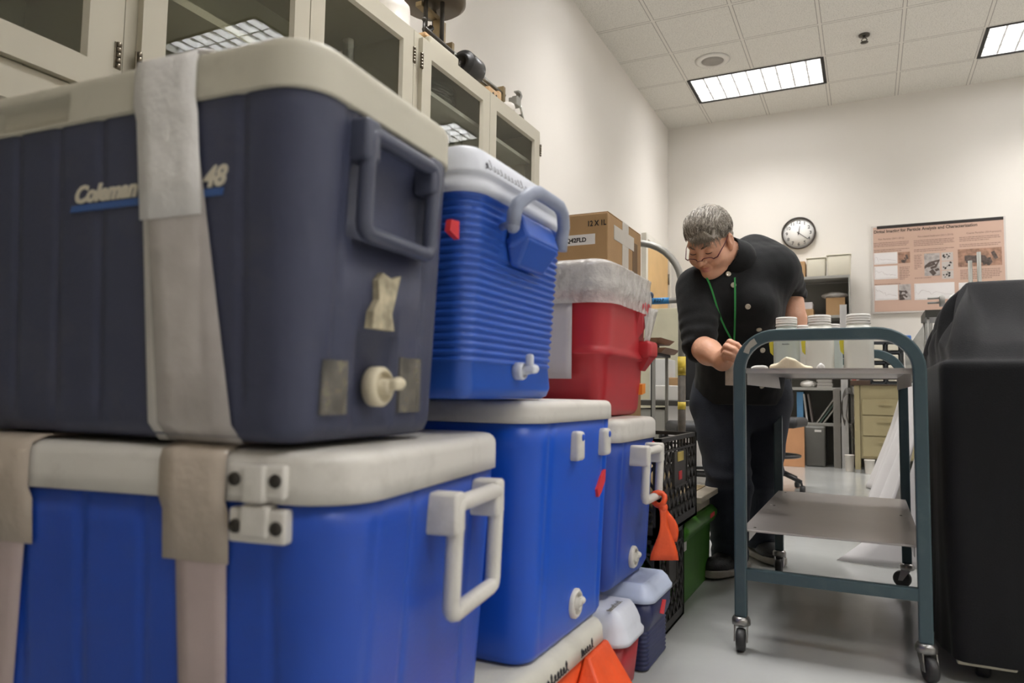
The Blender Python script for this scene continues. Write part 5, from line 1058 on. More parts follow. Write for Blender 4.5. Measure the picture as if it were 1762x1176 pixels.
# narrow stand with two wooden trays
st = empty('tray_rack', 'slim dark rack holding brown trays at shoulder height, behind the red cooler', 'rack', (at(1095, 600, y=3.9)[0], 3.9, 0)); sx = at(1124, 640, y=3.9)[0]-st.location[0]
for (x, y) in ((0.01, 0.01), (sx, 0.01), (0.01, 0.3), (sx, 0.3)): MB().box(x-0.008, x+0.008, y-0.008, y+0.008, 0, 0.93).build('upright', M_shelf if x > 0.05 else M_crate, st)
MB().box(0, sx+0.02, 0, 0.31, 0.885, 0.90).box(0, sx+0.02, 0, 0.31, 0.15, 0.165).build('rack_shelf', M_crate, st)
for k, (z, w2) in enumerate(((0.90, 0.075), (0.955, 0.045))):
    t = empty('wooden_tray', ('lower brown wooden tray on the slim dark rack', 'upper brown wooden tray on the slim dark rack')[k], 'tray', (st.location[0], 3.9, z+0.0005))
    MB().loft([[(0.0, 0.0, 0), (sx+w2-0.03, 0.0, 0), (sx+w2-0.03, 0.3, 0), (0, 0.3, 0)], [(-0.01, -0.01, 0.026), (sx+w2, -0.01, 0.026), (sx+w2, 0.31, 0.026), (-0.01, 0.31, 0.026)]], smooth=False).build('tray_body', mat('tray_brown', rgb(128, 92, 66), 0.5), t)
    if k == 0: MB().box(0.01, sx*0.6, 0.02, 0.28, 0.0262, 0.0535).build('tray_insert', M_crate, t)
# pale tall cabinet behind the rail
fa = at(1108, 530, y=5.9)
pc_ = empty('storage_cabinet', 'tall pale yellow-grey cabinet standing behind the blue-taped rail', 'cabinet', (0.02, 6.2, 0)); fz = at(1140, 531, y=6.2)[2]; fx = at(1178, 600, y=6.2)[0]
bevel(MB().box(0, fx, 0, 0.62, 0, fz).build('carcass', mat('cabinet_pale', rgb(198, 194, 170), 0.5), pc_), 0.005)
MB().box(0.02, fx-0.02, -0.012, 0, 0.08, fz-0.02).build('door', MC['cabinet_pale'], pc_)
# ---- chairs behind the person
M_seat = mat('chair_black', rgb(38, 38, 40), 0.6, var=0.08); M_plast = mat('chair_plastic', rgb(34, 33, 34), 0.35)
def office_chair(x, y, rz, label, hs=0.52, low=0.07):
    c = empty('office_chair', label, 'chair', (x, y, 0), rz)
    for k in range(5):
        a = 2*PI*k/5+0.3; dx, dy = math.cos(a), math.sin(a)
        MB().tube([(0.03*dx, 0.03*dy, 0.13), (0.12*dx, 0.12*dy, 0.12), (0.24*dx, 0.24*dy, 0.075)], [0.022, 0.018, 0.014], 8).build('leg', M_plast, c)
        MB().lathe([(0.001, -0.016), (0.022, -0.016), (0.026, -0.01), (0.026, 0.01), (0.022, 0.016), (0.001, 0.016)], (0.25*dx, 0.25*dy, 0.027), 'x', 18).tube([(0.245*dx, 0.245*dy, 0.05), (0.24*dx, 0.24*dy, 0.078)], 0.008, 6).build('caster', M_tyre, c)
    MB().tube([(0, 0, 0.09), (0, 0, hs-0.06)], 0.026, 12).tube([(0, 0, 0.12), (0, 0, 0.30)], 0.032, 12).build('column', M_plast, c)
    MB().tube([(0.205*math.cos(t), 0.205*math.sin(t), 0.245) for t in np.linspace(0, 2*PI, 29)[:-1]], 0.011, 8, closed=True).tube([(0, 0, 0.24), (0.2, 0, 0.245)], 0.009, 6).tube([(0, 0, 0.24), (-0.2, 0, 0.245)], 0.009, 6).build('foot_ring', M_plast, c)
    MB().box(-0.1, 0.1, -0.08, 0.08, hs-0.08, hs-0.05).tube([(0.08, 0, hs-0.065), (0.25, -0.05, hs-0.07)], 0.008, 6).ell((0.26, -0.055, hs-0.07), (0.028, 0.026, 0.026)).build('mechanism', M_plast, c)
    MB().rbox(-0.23, 0.23, -0.22, 0.22, hs-0.05, hs+0.02, 0.03, seg=6).build('seat', M_seat, c)
    MB().rbox(-0.2, 0.2, 0.20, 0.245, hs+0.14, hs+0.55, 0.022, seg=6).build('backrest', M_seat, c)
    b = MB().box(-0.03, 0.03, 0.247, 0.267, hs-low, hs+0.16).box(-0.05, 0.05, 0.245, 0.265, hs+0.12, hs+0.42).box(-0.03, 0.03, 0.06, 0.265, hs-0.075, hs-0.06).build('back_bar', M_plast, c)
    return c
ch1 = office_chair(at(1322, 840, z=0.02)[0], 5.55, PI-0.1, 'black swivel drafting chair with foot ring behind the person on the right', 0.50, 0.25)
MB().box(-0.02, 0.02, 0.2655, 0.2675, 0.60, 0.64).build('white_label', M_capw, ch1)
ch2 = office_chair(at(1208, 700, y=4.1)[0]+0.05, 4.12, PI+0.4, 'black swivel chair between the striped post and the person', 0.50)
# ================================================================== the person
M_skin = mat('skin', rgb(214, 162, 134), 0.5, var=0.06, scale=14, sss=0.15, bump=0.12, bscale=90)
M_shirt = mat('black_knit', rgb(20, 21, 23), 0.85, var=0.12, scale=12, spec=0.3, sheen=0.06, bump=0.15, bscale=300)
M_jean = mat('dark_denim', rgb(26, 32, 46), 0.8, var=0.15, scale=10, bump=0.3, bscale=320)
M_hair = mat('grey_hair', rgb(150, 142, 130), 0.5, var=0.3, scale=30)
M_hair2 = mat('dark_grey_hair', rgb(104, 96, 86), 0.5, var=0.3, scale=30)
M_shoe = mat('shoe_black', rgb(34, 33, 35), 0.6, var=0.1, bump=0.3, bscale=200); M_sole = mat('shoe_sole', rgb(150, 144, 136), 0.6)
A = lambda u, v, y: at(u, v, y=y)
PB = np.array([1.56, 2.95, 0.0])
per = empty('person', 'grey-haired person in black top and dark jeans bending over the teal cart', 'person', tuple(PB))
def addp(o, p=None):
    'join a part built in room coordinates to the person or to one of its parts'
    o.parent = p or per
    if o.parent is per: o.matrix_parent_inverse = Matrix.Translation(-Vector(PB))
    return o
# joints
pelv = A(1275, 690, 2.98); chest = A(1272, 525, 2.72); belly = A(1276, 612, 2.86); neckb = A(1270, 452, 2.66)
shR = A(1196, 497, 2.60); shL = A(1340, 463, 2.76); elR = A(1204, 596, 2.50); wrR = A(1243, 622, 2.36)
elL = A(1362, 505, 2.87); wrL = np.array([1.775, 2.80, 0.795])
hipR = A(1238, 700, 2.93); hipL = A(1310, 700, 3.04); knR = A(1254, 830, 2.84); knL = A(1306, 820, 3.05)
anR = A(1256, 955, 2.86); anL = A(1310, 925, 3.18)
print('person', pelv, chest, neckb, shR, shL, elR, wrR, elL, anR, anL)
# ---- head
Fd = np.array([-0.26, -0.76, -0.66]); Fd /= np.linalg.norm(Fd)          # where the face points
Rd = np.cross(np.array([0.05, 0, 1.0]), -Fd); Rd /= np.linalg.norm(Rd)   # image-right side of the head
Ud = np.cross(-Fd, Rd)*-1.0
if Ud[2] < 0: Ud = -Ud
HC = A(1221, 417, 2.53)
HM = np.stack([Rd, -Fd, Ud], 1)                                       # local (x right, y back, z up) -> world
SC = 0.91
def hl(P): return (P-HC)@HM/SC
def hw(p): return HC+HM@np.array(p, float)*SC
def head_f(P):
    Q = hl(P); X = np.abs(Q[:, 0]); Qs = np.stack([X, Q[:, 1], Q[:, 2]], 1)
    v = ell_(Q, (0, 0.012, 0.042), (0.075, 0.094, 0.084))
    v = smin(v, ell_(Q, (0, -0.036, -0.028), (0.062, 0.058, 0.084)), 0.03)
    v = smin(v, ell_(Qs, (0.036, -0.05, -0.036), (0.036, 0.036, 0.034)), 0.02)          # cheeks
    v = smin(v, ell_(Qs, (0.045, -0.005, -0.055), (0.024, 0.04, 0.034)), 0.025)         # jaw corners
    v = smin(v, ell_(Q, (0, -0.071, -0.098), (0.026, 0.022, 0.02)), 0.02)               # chin
    v = smin(v, ell_(Q, (0, -0.03, -0.108), (0.042, 0.04, 0.02)), 0.03)                 # soft underside
    v = smin(v, cap_(Qs, (0.004, -0.084, 0.022), (0.045, -0.068, 0.026), 0.011, 0.009), 0.014)   # brow
    v = smax(v, -ell_(Qs, (0.032, -0.100, 0.006), (0.021, 0.020, 0.013)), 0.014)        # eye sockets
    v = smin(v, ell_(Qs, (0.031, -0.074, 0.004), (0.0145, 0.0135, 0.0125)), 0.004)      # lids
    v = smin(v, cap_(Q, (0, -0.088, 0.012), (0, -0.110, -0.030), 0.0075, 0.0115), 0.010)  # nose
    v = smin(v, ell_(Qs, (0.0125, -0.100, -0.033), (0.0085, 0.011, 0.008)), 0.005)
    v = smax(v, -ell_(Qs, (0.007, -0.106, -0.0445), (0.004, 0.006, 0.004)), 0.003)
    v = smin(v, cap_(Qs, (0, -0.093, -0.060), (0.021, -0.083, -0.063), 0.0065, 0.003), 0.006)
    v = smin(v, cap_(Qs, (0, -0.091, -0.071), (0.018, -0.083, -0.069), 0.0068, 0.003), 0.006)
    v = smax(v, -cap_(Qs, (0, -0.1005, -0.0655), (0.024, -0.087, -0.0675), 0.0016, 0.0014), 0.0025)
    v = smax(v, -cap_(Qs, (0.021, -0.094, -0.040), (0.034, -0.084, -0.066), 0.003, 0.002), 0.006)   # smile fold
    e = ell_(Qs, (0.0795, 0.012, -0.006), (0.010, 0.020, 0.032)); e = smax(e, -ell_(Qs, (0.090, 0.007, -0.002), (0.008, 0.011, 0.018)), 0.004)
    e = smin(e, ell_(Qs, (0.078, 0.004, -0.034), (0.007, 0.009, 0.010)), 0.006)
    v = smin(v, e, 0.004)
    nk0 = hw((0, 0.03, -0.05)); v = smin(v, cap_(P, nk0, neckb, 0.056, 0.062), 0.03)
    return v
LIMB = [(elR, wrR, 0.046, 0.029), (elL, wrL, 0.040, 0.027)]
def bodyskin(P):
    v = head_f(P)
    return v
hd = skin_obj('head', head_f, HC-0.15, HC+0.15, 0.0026, M_skin, per, smooth=1); hd.matrix_parent_inverse = Matrix.Translation(-Vector(PB))
hd['label'] = 'face tilted down with pinkish cheeks'
# colour of lips / brows / lashes as their own small parts
def htube(name, pts, r, m, parent, n=8, closed=False):
    return addp(MB().tube([hw(p) for p in pts], r, n, closed=closed).build(name, m), parent)
M_lip = mat('lip', rgb(186, 118, 106), 0.45, sss=0.1); M_lash = mat('lash_dark', rgb(70, 50, 44), 0.6); M_brow = mat('brow_brown', rgb(122, 96, 80), 0.7)
for sx in (-1, 1):
    htube('eyelashes', [(sx*(0.031+0.0145*math.cos(t)), -0.0845-0.004*math.sin(t)+0.004*abs(math.cos(t)), 0.001-0.0035*math.sin(t)) for t in np.linspace(0.1, PI-0.1, 8)], [0.0006, .0011, .0014, .0015, .0015, .0014, .0011, .0006], M_lash, hd, 6)
    htube('eyebrow', [(sx*x, -y, z) for x, y, z in ((0.012, 0.0925, 0.022), (0.022, 0.092, 0.027), (0.034, 0.086, 0.030), (0.046, 0.075, 0.027))], [0.002, 0.0036, 0.003, 0.0012], M_brow, hd, 6)
    htube('eyeball', [(sx*0.0305, -0.0822, -0.0015), (sx*0.033, -0.0822, -0.0015)], 0.0032, mat('eye_dark', rgb(60, 48, 44), 0.2), hd, 8)
htube('lip', [(x, -0.0965+abs(x)**1.5*3.0, -0.0715) for x in (-0.017, -0.008, 0, 0.008, 0.017)], [0.0012, 0.0042, 0.0046, 0.0042, 0.0012], M_lip, hd, 8)
htube('lip', [(x, -0.0975+abs(x)**1.5*3.0, -0.0605) for x in (-0.018, -0.008, 0, 0.008, 0.018)], [0.001, 0.0030, 0.0030, 0.0030, 0.001], M_lip, hd, 8)
# ---- hair: short, swept, with a fringe
def hair_f(P):
    Q = hl(P); X = np.abs(Q[:, 0])
    g_ = 0.0020*np.sin(Q[:, 0]*420+Q[:, 1]*130+2*np.sin(Q[:, 2]*60))+0.0014*np.sin(Q[:, 0]*230-Q[:, 2]*260+1)
    v = ell_(Q, (0, 0.020, 0.050), (0.085, 0.100, 0.088))+g_
    v = smin(v, ell_(Q, (0, 0.064, -0.012), (0.062, 0.050, 0.052))+g_, 0.025)
    # hairline: keep what lies above / behind a slanted cut
    cut = np.maximum(-(Q[:, 2]-0.052-0.18*(Q[:, 1]+0.09)+0.006*np.sin(Q[:, 0]*160)), 0)+0*X
    line = 0.058+0.022*np.clip(Q[:, 0]/0.06, -0.6, 1)*(Q[:, 1] < -0.03)+0.004*np.sin(Q[:, 0]*330+1)-np.clip(Q[:, 1]+0.075, 0, 0.085)*0.55-np.clip(Q[:, 1]-0.018, 0, 0.03)*2.6+0.004*np.sin(Q[:, 0]*200)
    return smax(v, line-Q[:, 2], 0.004)
hr = skin_obj('hair', hair_f, HC-0.16, HC+0.17, 0.0028, M_hair, per); hr.matrix_parent_inverse = Matrix.Translation(-Vector(PB))
def strands(n, seed, m):
    r = np.random.RandomState(seed); b = MB()
    for k in range(n):
        # start on the crown, run over the scalp towards the hairline
        a0 = r.rand()*2*PI; front = r.rand() < 0.45
        x0 = (r.rand()-0.5)*0.13; y0 = 0.05*(r.rand()-0.2); z0 = 0.11
        if front: x1 = x0*1.1+(r.rand()-0.75)*0.06; y1, z1 = -0.098-0.018*r.rand(), 0.030+0.030*r.rand()+0.22*max(0, x1+0.03)
        else:
            sd = math.copysign(1, x0); x1, y1, z1 = sd*(0.076+0.008*r.rand()), -0.04+0.11*r.rand(), 0.022+0.035*r.rand()
        pts = []
        for t in np.linspace(0, 1, 7):
            q = np.array([x0+(x1-x0)*t, y0+(y1-y0)*t, z0+(z1-z0)*t])-np.array([0, 0.018, 0.045])
            lim = np.array([0.086, 0.102, 0.090])*(1.005+0.02*r.rand()*0)+0.0015; kx = 1/np.linalg.norm(q/lim); 
            if t < 0.9 or kx < 1.02: q = q*kx
            w_ = 0.002*math.sin(t*9+k); pts.append(hw(q+np.array([w_, 0, 0.001+0.012*math.sin(t*PI)*front])+np.array([0, 0.018, 0.045])))
        b.tube(pts, [0.0006, 0.0012, 0.0013, 0.0012, 0.0011, 0.0008, 0.0003], 4)
    o = b.build('hair_strands', m, fix=False); addp(o, hr); return o
strands(800, 1, M_hair); strands(600, 2, M_hair2); strands(300, 3, mat('silver_hair', rgb(205, 198, 188), 0.4))
lk = MB(); r_ = np.random.RandomState(11)
for k in range(170):
    x0 = -0.062+0.115*r_.rand(); p0 = (x0, -0.075-0.01*r_.rand(), 0.100+0.012*r_.rand()); x1 = x0*0.9-0.018-0.035*r_.rand()
    jit = lambda a: a*(r_.rand()-0.5)
    y0 = -0.015+jit(0.03); z_on = lambda y, x: 0.050+0.0885*math.sqrt(max(0.02, 1-((y-0.02)/0.102)**2-(x/0.088)**2))
    pth = [(x0+jit(0.01), y0, z_on(y0, x0)-0.002), (x0*0.98-0.004, -0.045, z_on(-0.045, x0)+0.001), (x0*0.96-0.009, -0.070, z_on(-0.070, x0)+0.002), (x1*0.9+jit(0.012), -0.092, 0.068+jit(0.01)), (x1+jit(0.02), -0.101-0.012*r_.rand(), 0.030+0.034*r_.rand()+0.2*max(0, x1))]
    lk.tube([hw(p) for p in pth], [0.0006, 0.0012, 0.0013, 0.0011, 0.0003], 4)
addp(lk.build('fringe', mat('fringe_hair', rgb(138, 128, 115), 0.55, var=0.3, scale=60), fix=False), hr)
# ---- glasses, earring
M_gl = mat('glasses_burgundy', rgb(96, 34, 52), 0.3)
gy, gz = -0.112, -0.020
rim = []
gp = []
for sx in (-1, 1):
    pts = [(sx*(0.031+0.021*math.cos(t)), gy+0.004+0.010*abs(math.cos(t))*(1 if math.cos(t) > 0 else 0), gz+0.0115*math.sin(t)) for t in np.linspace(0, PI, 9)]
    gp.append(pts)
g_ = htube('glasses', gp[0], 0.0016, M_gl, per, 6)
htube('rim', gp[1], 0.0016, M_gl, g_, 6)
htube('bridge', [(-0.010, gy+0.004, gz+0.001), (0, gy-0.010, gz+0.006), (0.010, gy+0.004, gz+0.001)], 0.0012, M_gl, g_, 6)
for sx in (-1, 1):
    htube('temple', [(sx*0.052, gy+0.014, gz+0.001), (sx*0.066, gy+0.022, gz+0.004), (sx*0.078, -0.045, 0.004), (sx*0.082, 0.012, 0.022)], [0.0022, 0.0022, 0.0015, 0.0013], M_gl, g_, 6)
    lens = MB().loft([[hw((sx*(0.031+0.020*math.cos(t)), gy+0.004+dy+0.010*max(0, math.cos(t)), gz-0.001+(0.0115 if math.sin(t) > 0 else 0.015)*math.sin(t))) for t in np.linspace(0, 2*PI, 21)[:-1]] for dy in (0, 0.0012)], smooth=False).build('lens', glass('lens_glass', (0.98, 0.97, 0.97, 1), 0, 1.5)); addp(lens, g_)
er = hw((0.084, 0.004, -0.052)); MBe = MB().ell(er, (0.0035, 0.0035, 0.004)).ell(er-[0, 0, 0.009], (0.0045, 0.003, 0.005)).ell(er-[0, 0, 0.018], (0.005, 0.003, 0.005)).tube([er+[0, 0, 0.006], er-[0, 0, 0.02]], 0.0009, 5).build('earring', M_steel); addp(MBe)
# ---- top
sp1 = (chest+neckb)/2; back = A(1312, 432, 2.86)
def shirt_f(P):
    hip = A(1272, 668, 2.96)
    v = cap_(P, chest+[0.01, 0.02, 0.0], belly, 0.145, 0.155)
    v = smin(v, cap_(P, belly, hip, 0.158, 0.175), 0.05)
    v = smin(v, cap_(P, shR*0.72+neckb*0.28-[0, 0, 0.02], shL*0.80+neckb*0.20-[0, 0, 0.02], 0.078, 0.085), 0.05)
    v = smin(v, ell_(P, back*0.5+chest*0.5, (0.15, 0.14, 0.14)), 0.06)
    v = smin(v, cap_(P, A(1298, 432, 2.80), A(1330, 450, 2.82), 0.060, 0.060), 0.05)
    v = smin(v, cap_(P, chest+[-0.065, -0.085, -0.01], chest+[0.07, -0.075, -0.015], 0.07, 0.07), 0.05)   # bust
    # flatten front to back: keep in front of the back plane
    v = smin(v, cap_(P, shR, elR+[0.0, 0.0, 0.005], 0.073, 0.060), 0.035)
    v = smin(v, cap_(P, shL, elL+[0.0, 0.0, -0.004], 0.070, 0.056), 0.04)
    # wrinkles
    d1 = np.linalg.norm(P-elR, axis=1); d2 = np.linalg.norm(P-elL, axis=1)
    ax = elR-shR; ax = ax/np.linalg.norm(ax); t_ = (P-shR)@ax
    v = v+0.0035*np.sin(t_*150+wav(P, 30, 2)*3)*np.exp(-(d1/0.11)**2)
    ax2 = elL-shL; ax2 = ax2/np.linalg.norm(ax2); t2 = (P-shL)@ax2
    v = v+0.0035*np.sin(t2*150+wav(P, 30, 3)*3)*np.exp(-(d2/0.09)**2)
    v = v+0.006*wav(P*np.array([1.6, 1.0, 0.7]), 34, 5)+0.002*wav(P, 110, 8)
    # hem
    v = smax(v, (A(1272, 688, 2.96)[2]-0.02)-P[:, 2], 0.006)
    # sleeve ends
    n1 = (wrR-elR)/np.linalg.norm(wrR-elR); near = np.linalg.norm(P-elR, axis=1) < 0.13
    v = np.where(near, smax(v, (P-elR)@n1-0.030, 0.006), v)
    n2 = (wrL-elL)/np.linalg.norm(wrL-elL); near2 = np.linalg.norm(P-elL, axis=1) < 0.11
    v = np.where(near2, smax(v, (P-elL)@n2-0.030, 0.006), v)
    # neck opening
    nd = hw((0, 0.03, -0.05))-neckb; nd /= np.linalg.norm(nd)
    v = smax(v, -cap_(P, neckb+nd*0.045, neckb+nd*0.12, 0.072, 0.085), 0.01)
    return v
lo = np.minimum.reduce([shR, shL, elR, elL, pelv, chest, back])-0.20; hi = np.maximum.reduce([shR, shL, elR, elL, pelv, chest, back])+0.19
shirt = skin_obj('cardigan', shirt_f, lo, hi, 0.0065, M_shirt, per, smooth=1); shirt.matrix_parent_inverse = Matrix.Translation(-Vector(PB))
# collar
def collar_f(P):
    nd = hw((0, 0.03, -0.05))-neckb; nd /= np.linalg.norm(nd)
    a, b = neckb+nd*0.018, neckb+nd*0.060
    v = cap_(P, a, b, 0.078, 0.070); v = smax(v, -cap_(P, a-nd*0.03, b+nd*0.05, 0.066, 0.064), 0.004)
    v = smax(v, (P-b)@nd-0.012, 0.005); return v
cl_ = skin_obj('collar', collar_f, neckb-0.14, neckb+0.16, 0.0035, M_shirt, shirt, smooth=1); 
# ---- lookup: first point of the top along a sight line
def hit(f, u, v, y0=2.2, y1=3.2, off=0.003):
    ys = np.linspace(y0, y1, 500); Q = np.array([at(u, v, y=y) for y in ys]); val = f(Q); k = np.argmax(val < 0)
    if not (val < 0).any(): return at(u, v, y=2.7)
    p = Q[k]; r = (CAM-p)/np.linalg.norm(CAM-p); return p+r*off
# ---- forearms and hands
def arm_obj(name, el, wr, r0, r1, hand_pts, lab=None):
    def f(P):
        mid = el*0.6+wr*0.4
        v = cap_(P, el, mid, r0, r0*0.98); v = smin(v, cap_(P, mid, wr, r0*0.92, r1), 0.02)
        for (pts, rs, k_) in hand_pts:
            fv = None
            for i in range(len(pts)-1):
                s_ = cap_(P, pts[i], pts[i+1], rs[i], rs[i+1]); fv = s_ if fv is None else smin(fv, s_, 0.003)
            v = smin(v, fv, k_)
        return v
    al = [el, wr]+[p for h_ in hand_pts for p in h_[0]]
    o = skin_obj(name, f, np.min(al, 0)-0.06, np.max(al, 0)+0.06, 0.0026, M_skin, per); o.matrix_parent_inverse = Matrix.Translation(-Vector(PB)); return o
h = lambda u, v, y: A(u, v, y)
pR = [([wrR, h(1249, 613, 2.345)], [0.028, 0.026], 0.015),
      ([h(1246, 618, 2.355), h(1258, 606, 2.335)], [0.024, 0.021], 0.012),
      # index: knuckle, bend, tip
      ([h(1250, 596, 2.33), h(1256, 589, 2.315), h(1268, 594, 2.300), h(1278, 603, 2.300)], [0.0105, 0.0102, 0.0092, 0.0078], 0.004),
      ([h(1246, 603, 2.32), h(1250, 596.5, 2.300), h(1263, 602, 2.288), h(1274, 611, 2.292)], [0.0108, 0.0104, 0.0094, 0.008], 0.003),
      ([h(1246, 612, 2.32), h(1249, 607, 2.298), h(1260, 611, 2.288), h(1271, 618, 2.294)], [0.0102, 0.0098, 0.009, 0.0076], 0.003),
      ([h(1249, 620, 2.33), h(1252, 616, 2.305), h(1261, 619, 2.298), h(1269, 623, 2.302)], [0.0092, 0.0088, 0.008, 0.007], 0.003),
      ([h(1252, 624, 2.37), h(1262, 614, 2.36), h(1273, 605, 2.34), h(1279, 604, 2.325)], [0.014, 0.012, 0.0102, 0.0085], 0.006)]
armR = arm_obj('forearm_and_hand', elR+(wrR-elR)*0.02, wrR, 0.043, 0.029, pR)
pl = wrL; fw_ = np.array([0.25, -0.75, -0.12]); fw_ /= np.linalg.norm(fw_); sd2 = np.array([0.93, 0.32, 0.0])
hb_ = pl+fw_*0.045+[0, 0, -0.010]
pL = [([pl, hb_], [0.026, 0.026], 0.015)]
for k, L_ in enumerate((0.066, 0.078, 0.074, 0.058)):
    b0 = pl+fw_*0.070+sd2*(k-1.5)*0.019+[0, 0, -0.010]
    pL.append(([b0, b0+fw_*L_*0.45+[0, 0, 0.003], b0+fw_*L_*0.8+[0, 0, -0.008], b0+fw_*L_+[0, 0, -0.018]], [0.0098, 0.0092, 0.0084, 0.0072], 0.006))
pL.append(([pl+fw_*0.02-sd2*0.016, pl+fw_*0.05-sd2*0.042+[0, 0, -0.01], pl+fw_*0.078-sd2*0.05+[0, 0, -0.02]], [0.014, 0.011, 0.0088], 0.008))
armL = arm_obj('forearm_and_hand', elL, wrL, 0.041, 0.028, pL)
M_nail = mat('nail', rgb(226, 180, 164), 0.3)
pen = MB().tube([h(1270, 594, 2.30), h(1284, 625, 2.30)], 0.004, 8).build('pencil', mat('pencil_dark', rgb(60, 60, 66), 0.4)); tag(pen, 'short dark pencil held in the right hand behind the cart post', 'pencil')
# ---- jeans
def jeans_f(P):
    v = cap_(P, pelv+[-0.045, 0.0, 0.02], pelv+[0.045, 0.02, 0.02], 0.150, 0.150)
    v = smin(v, cap_(P, hipR, knR, 0.110, 0.083), 0.04); v = smin(v, cap_(P, knR, anR, 0.084, 0.068), 0.02)
    w_ = smin(cap_(P, hipL, knL, 0.112, 0.085), cap_(P, knL, anL, 0.085, 0.068), 0.02); v = smin(v, w_, 0.02)
    v = v+0.006*wav(P*np.array([1, 1, 1.4]), 40, 21)+0.004*np.sin(P[:, 2]*95+wav(P, 20, 4)*4)*np.exp(-((P[:, 2]-0.36)/0.07)**2)+0.004*np.sin(P[:, 2]*130+wav(P, 22, 6)*3)*np.exp(-((P[:, 2]-0.12)/0.05)**2)
    cR = anR[2]-0.035
    return smax(v, 0.045-P[:, 2], 0.006)
jn = skin_obj('jeans', jeans_f, (min(hipR[0], anR[0])-0.18, 2.62, 0.03), (hipL[0]+0.19, 3.36, pelv[2]+0.1), 0.0075, M_jean, per, smooth=1); jn.matrix_parent_inverse = Matrix.Translation(-Vector(PB))
# ---- shoes
def shoe(an, toe_dir, nm):
    t = np.array([toe_dir[0], toe_dir[1], 0.0]); t /= np.linalg.norm(t); s_ = np.array([-t[1], t[0], 0.0]); base = np.array([an[0], an[1], 0.0])-t*0.02
    def loc(P): Q = P-base; return np.stack([Q@s_, Q@t, Q[:, 2]], 1)
    def f(P):
        Q = loc(P); v = cap_(Q, (0, -0.045, 0.055), (0.004, 0.06, 0.050), 0.038, 0.038); v = smin(v, ell_(Q, (0.003, 0.115, 0.042), (0.046, 0.075, 0.034)), 0.03)
        v = smin(v, cap_(Q, (0, -0.02, 0.08), (0, -0.01, 0.115), 0.040, 0.038), 0.02); return smax(v, 0.024-Q[:, 2], 0.004)+0.001*wav(P, 120, 3)
    def g(P):
        Q = loc(P); v = smin(cap_(Q*[1, 1, 0], (0, -0.05, 0), (0.004, 0.09, 0), 0.043, 0.047), ell_(Q*[1, 1, 0], (0.004, 0.13, 0), (0.046, 0.065, 1)), 0.01)
        return smax(v, np.abs(Q[:, 2]-0.015-0.006*np.clip(Q[:, 1]/0.15, -1, 1)**2)-0.0135, 0.004)
    o = skin_obj(nm, f, base-[0.2, 0.2, 0.0], base+[0.2, 0.2, 0.16], 0.0045, M_shoe, per, smooth=1); o.matrix_parent_inverse = Matrix.Translation(-Vector(PB))
    q = skin_obj('sole', g, base-[0.22, 0.22, 0.012], base+[0.22, 0.22, 0.05], 0.0045, M_sole, o); 
    lc = MB()
    for k in range(4):
        y = 0.03+0.018*k; z = 0.094-0.011*k; pts = [(-0.022, y-0.006, z-0.012), (-0.008, y, z), (0.01, y+0.004, z), (0.024, y-0.004, z-0.012)]; lc.tube([base+s_*a+t*b+np.array([0, 0, c]) for a, b, c in pts], 0.003, 5)
    l_ = lc.build('lace', mat('lace_pale', rgb(170, 166, 158), 0.7)); addp(l_, o); return o
shoe(anR, (-0.35, -0.94), 'shoe'); shoe(anL, (0.50, -0.86), 'shoe')
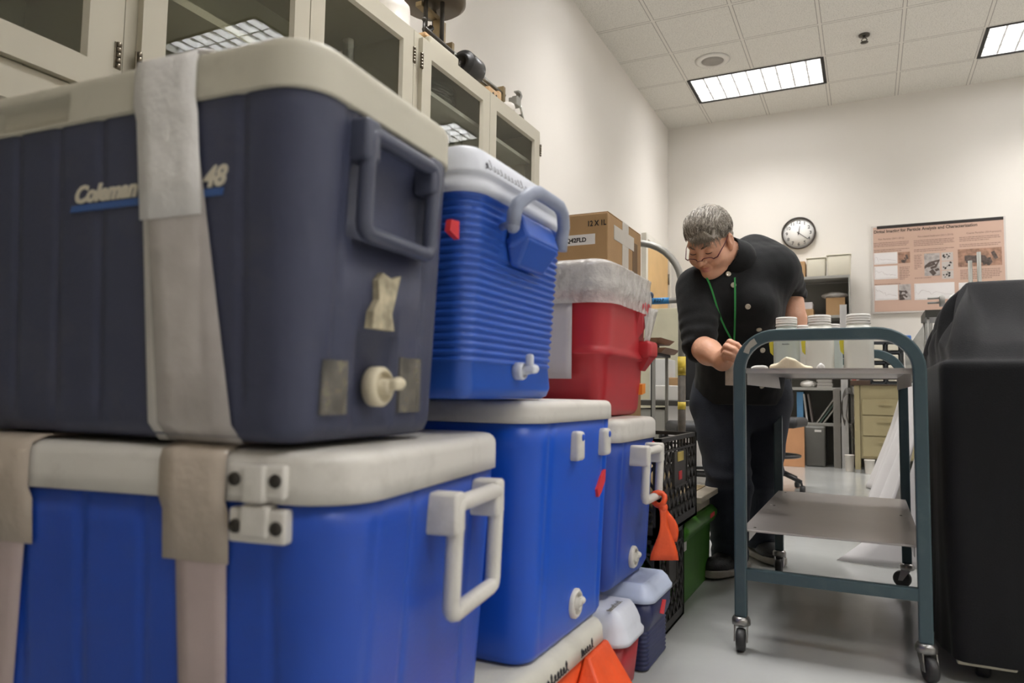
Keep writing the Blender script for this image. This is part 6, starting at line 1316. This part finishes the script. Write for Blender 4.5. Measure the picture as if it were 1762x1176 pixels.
# ---- lanyard, badge, buttons
M_lan = mat('lanyard_green', rgb(46, 150, 74), 0.5)
def ribbon(name, uv, w_, m, parent, f=None):
    pts = [hit(shirt_f, u, v, off=0.011) for u, v in uv]; b = MB()
    for _ in range(2): pts = [pts[0]]+[pts[i]*0.5+(pts[i-1]+pts[i+1])*0.25 for i in range(1, len(pts)-1)]+[pts[-1]]; loops = []
    for i, p in enumerate(pts):
        a = pts[max(0, i-1)]; c = pts[min(len(pts)-1, i+1)]; t = c-a; n = CAM-p; sdv = np.cross(t, n); sdv /= np.linalg.norm(sdv); n = n/np.linalg.norm(n)
        loops.append([tuple(p+sdv*w_*q+n*e_) for q, e_ in ((-.5, 0), (.5, 0), (.5, .0018), (-.5, .0018))])
    o = b.loft(loops, smooth=False).build(name, m); addp(o, parent); return o
ln = ribbon('lanyard', [(1216, 478), (1220, 484), (1225, 498), (1230, 515), (1235, 535), (1241, 552), (1248, 567), (1256, 580), (1262, 590)], 0.0062, M_lan, per)
ribbon('strap', [(1263+2*math.sin((v-440)/50), v) for v in range(444, 592, 7)], 0.0062, M_lan, ln)
bp_ = h(1262, 640, 2.40)
M_badge = mat('badge_card', rgb(196, 190, 178), 0.4, var=0.15, scale=40)
bdg = bevel(MB().box(-0.028, 0.028, -0.0015, 0.0015, -0.045, 0.035).box(-0.006, 0.006, -0.002, 0.0, 0.035, 0.042).build('badge', M_badge), 0.001); bdg.location = Vector(bp_); bdg.rotation_euler = (0.05, 0.03, -0.3); bdg.parent = ln
MB().tube([h(1262, 590, 2.47), bp_+[0, 0, 0.042]], 0.0022, 6).build('cord', M_lan, ln)
M_but = mat('button_pearl', rgb(196, 188, 172), 0.25, 0.1, var=0.15, scale=200)
for (u, v) in ((1253, 472), (1262, 491), (1287, 528), (1306, 567), (1312, 603), (1311, 665)):
    p = hit(shirt_f, u, v, off=0.002); n = (CAM-p)/np.linalg.norm(CAM-p)
    e_ = 0.003; n = -np.array([(shirt_f((p+d_)[None])-shirt_f((p-d_)[None]))[0] for d_ in (np.array([e_, 0, 0]), np.array([0, e_, 0]), np.array([0, 0, e_]))]); n = -n/np.linalg.norm(n)
    a = np.cross(n, [0, 0, 1.0]); a /= np.linalg.norm(a); c = np.cross(n, a); b = MB(); loops = []
    for (r_, h_) in ((0.0001, 0), (0.0095, 0), (0.0095, 0.003), (0.0075, 0.0042), (0.006, 0.0032), (0.0001, 0.0032)): loops.append([tuple(p+a*r_*math.cos(t)+c*r_*math.sin(t)+n*h_) for t in np.linspace(0, 2*PI, 17)[:-1]])
    addp(b.loft(loops).build('button', M_but), shirt)
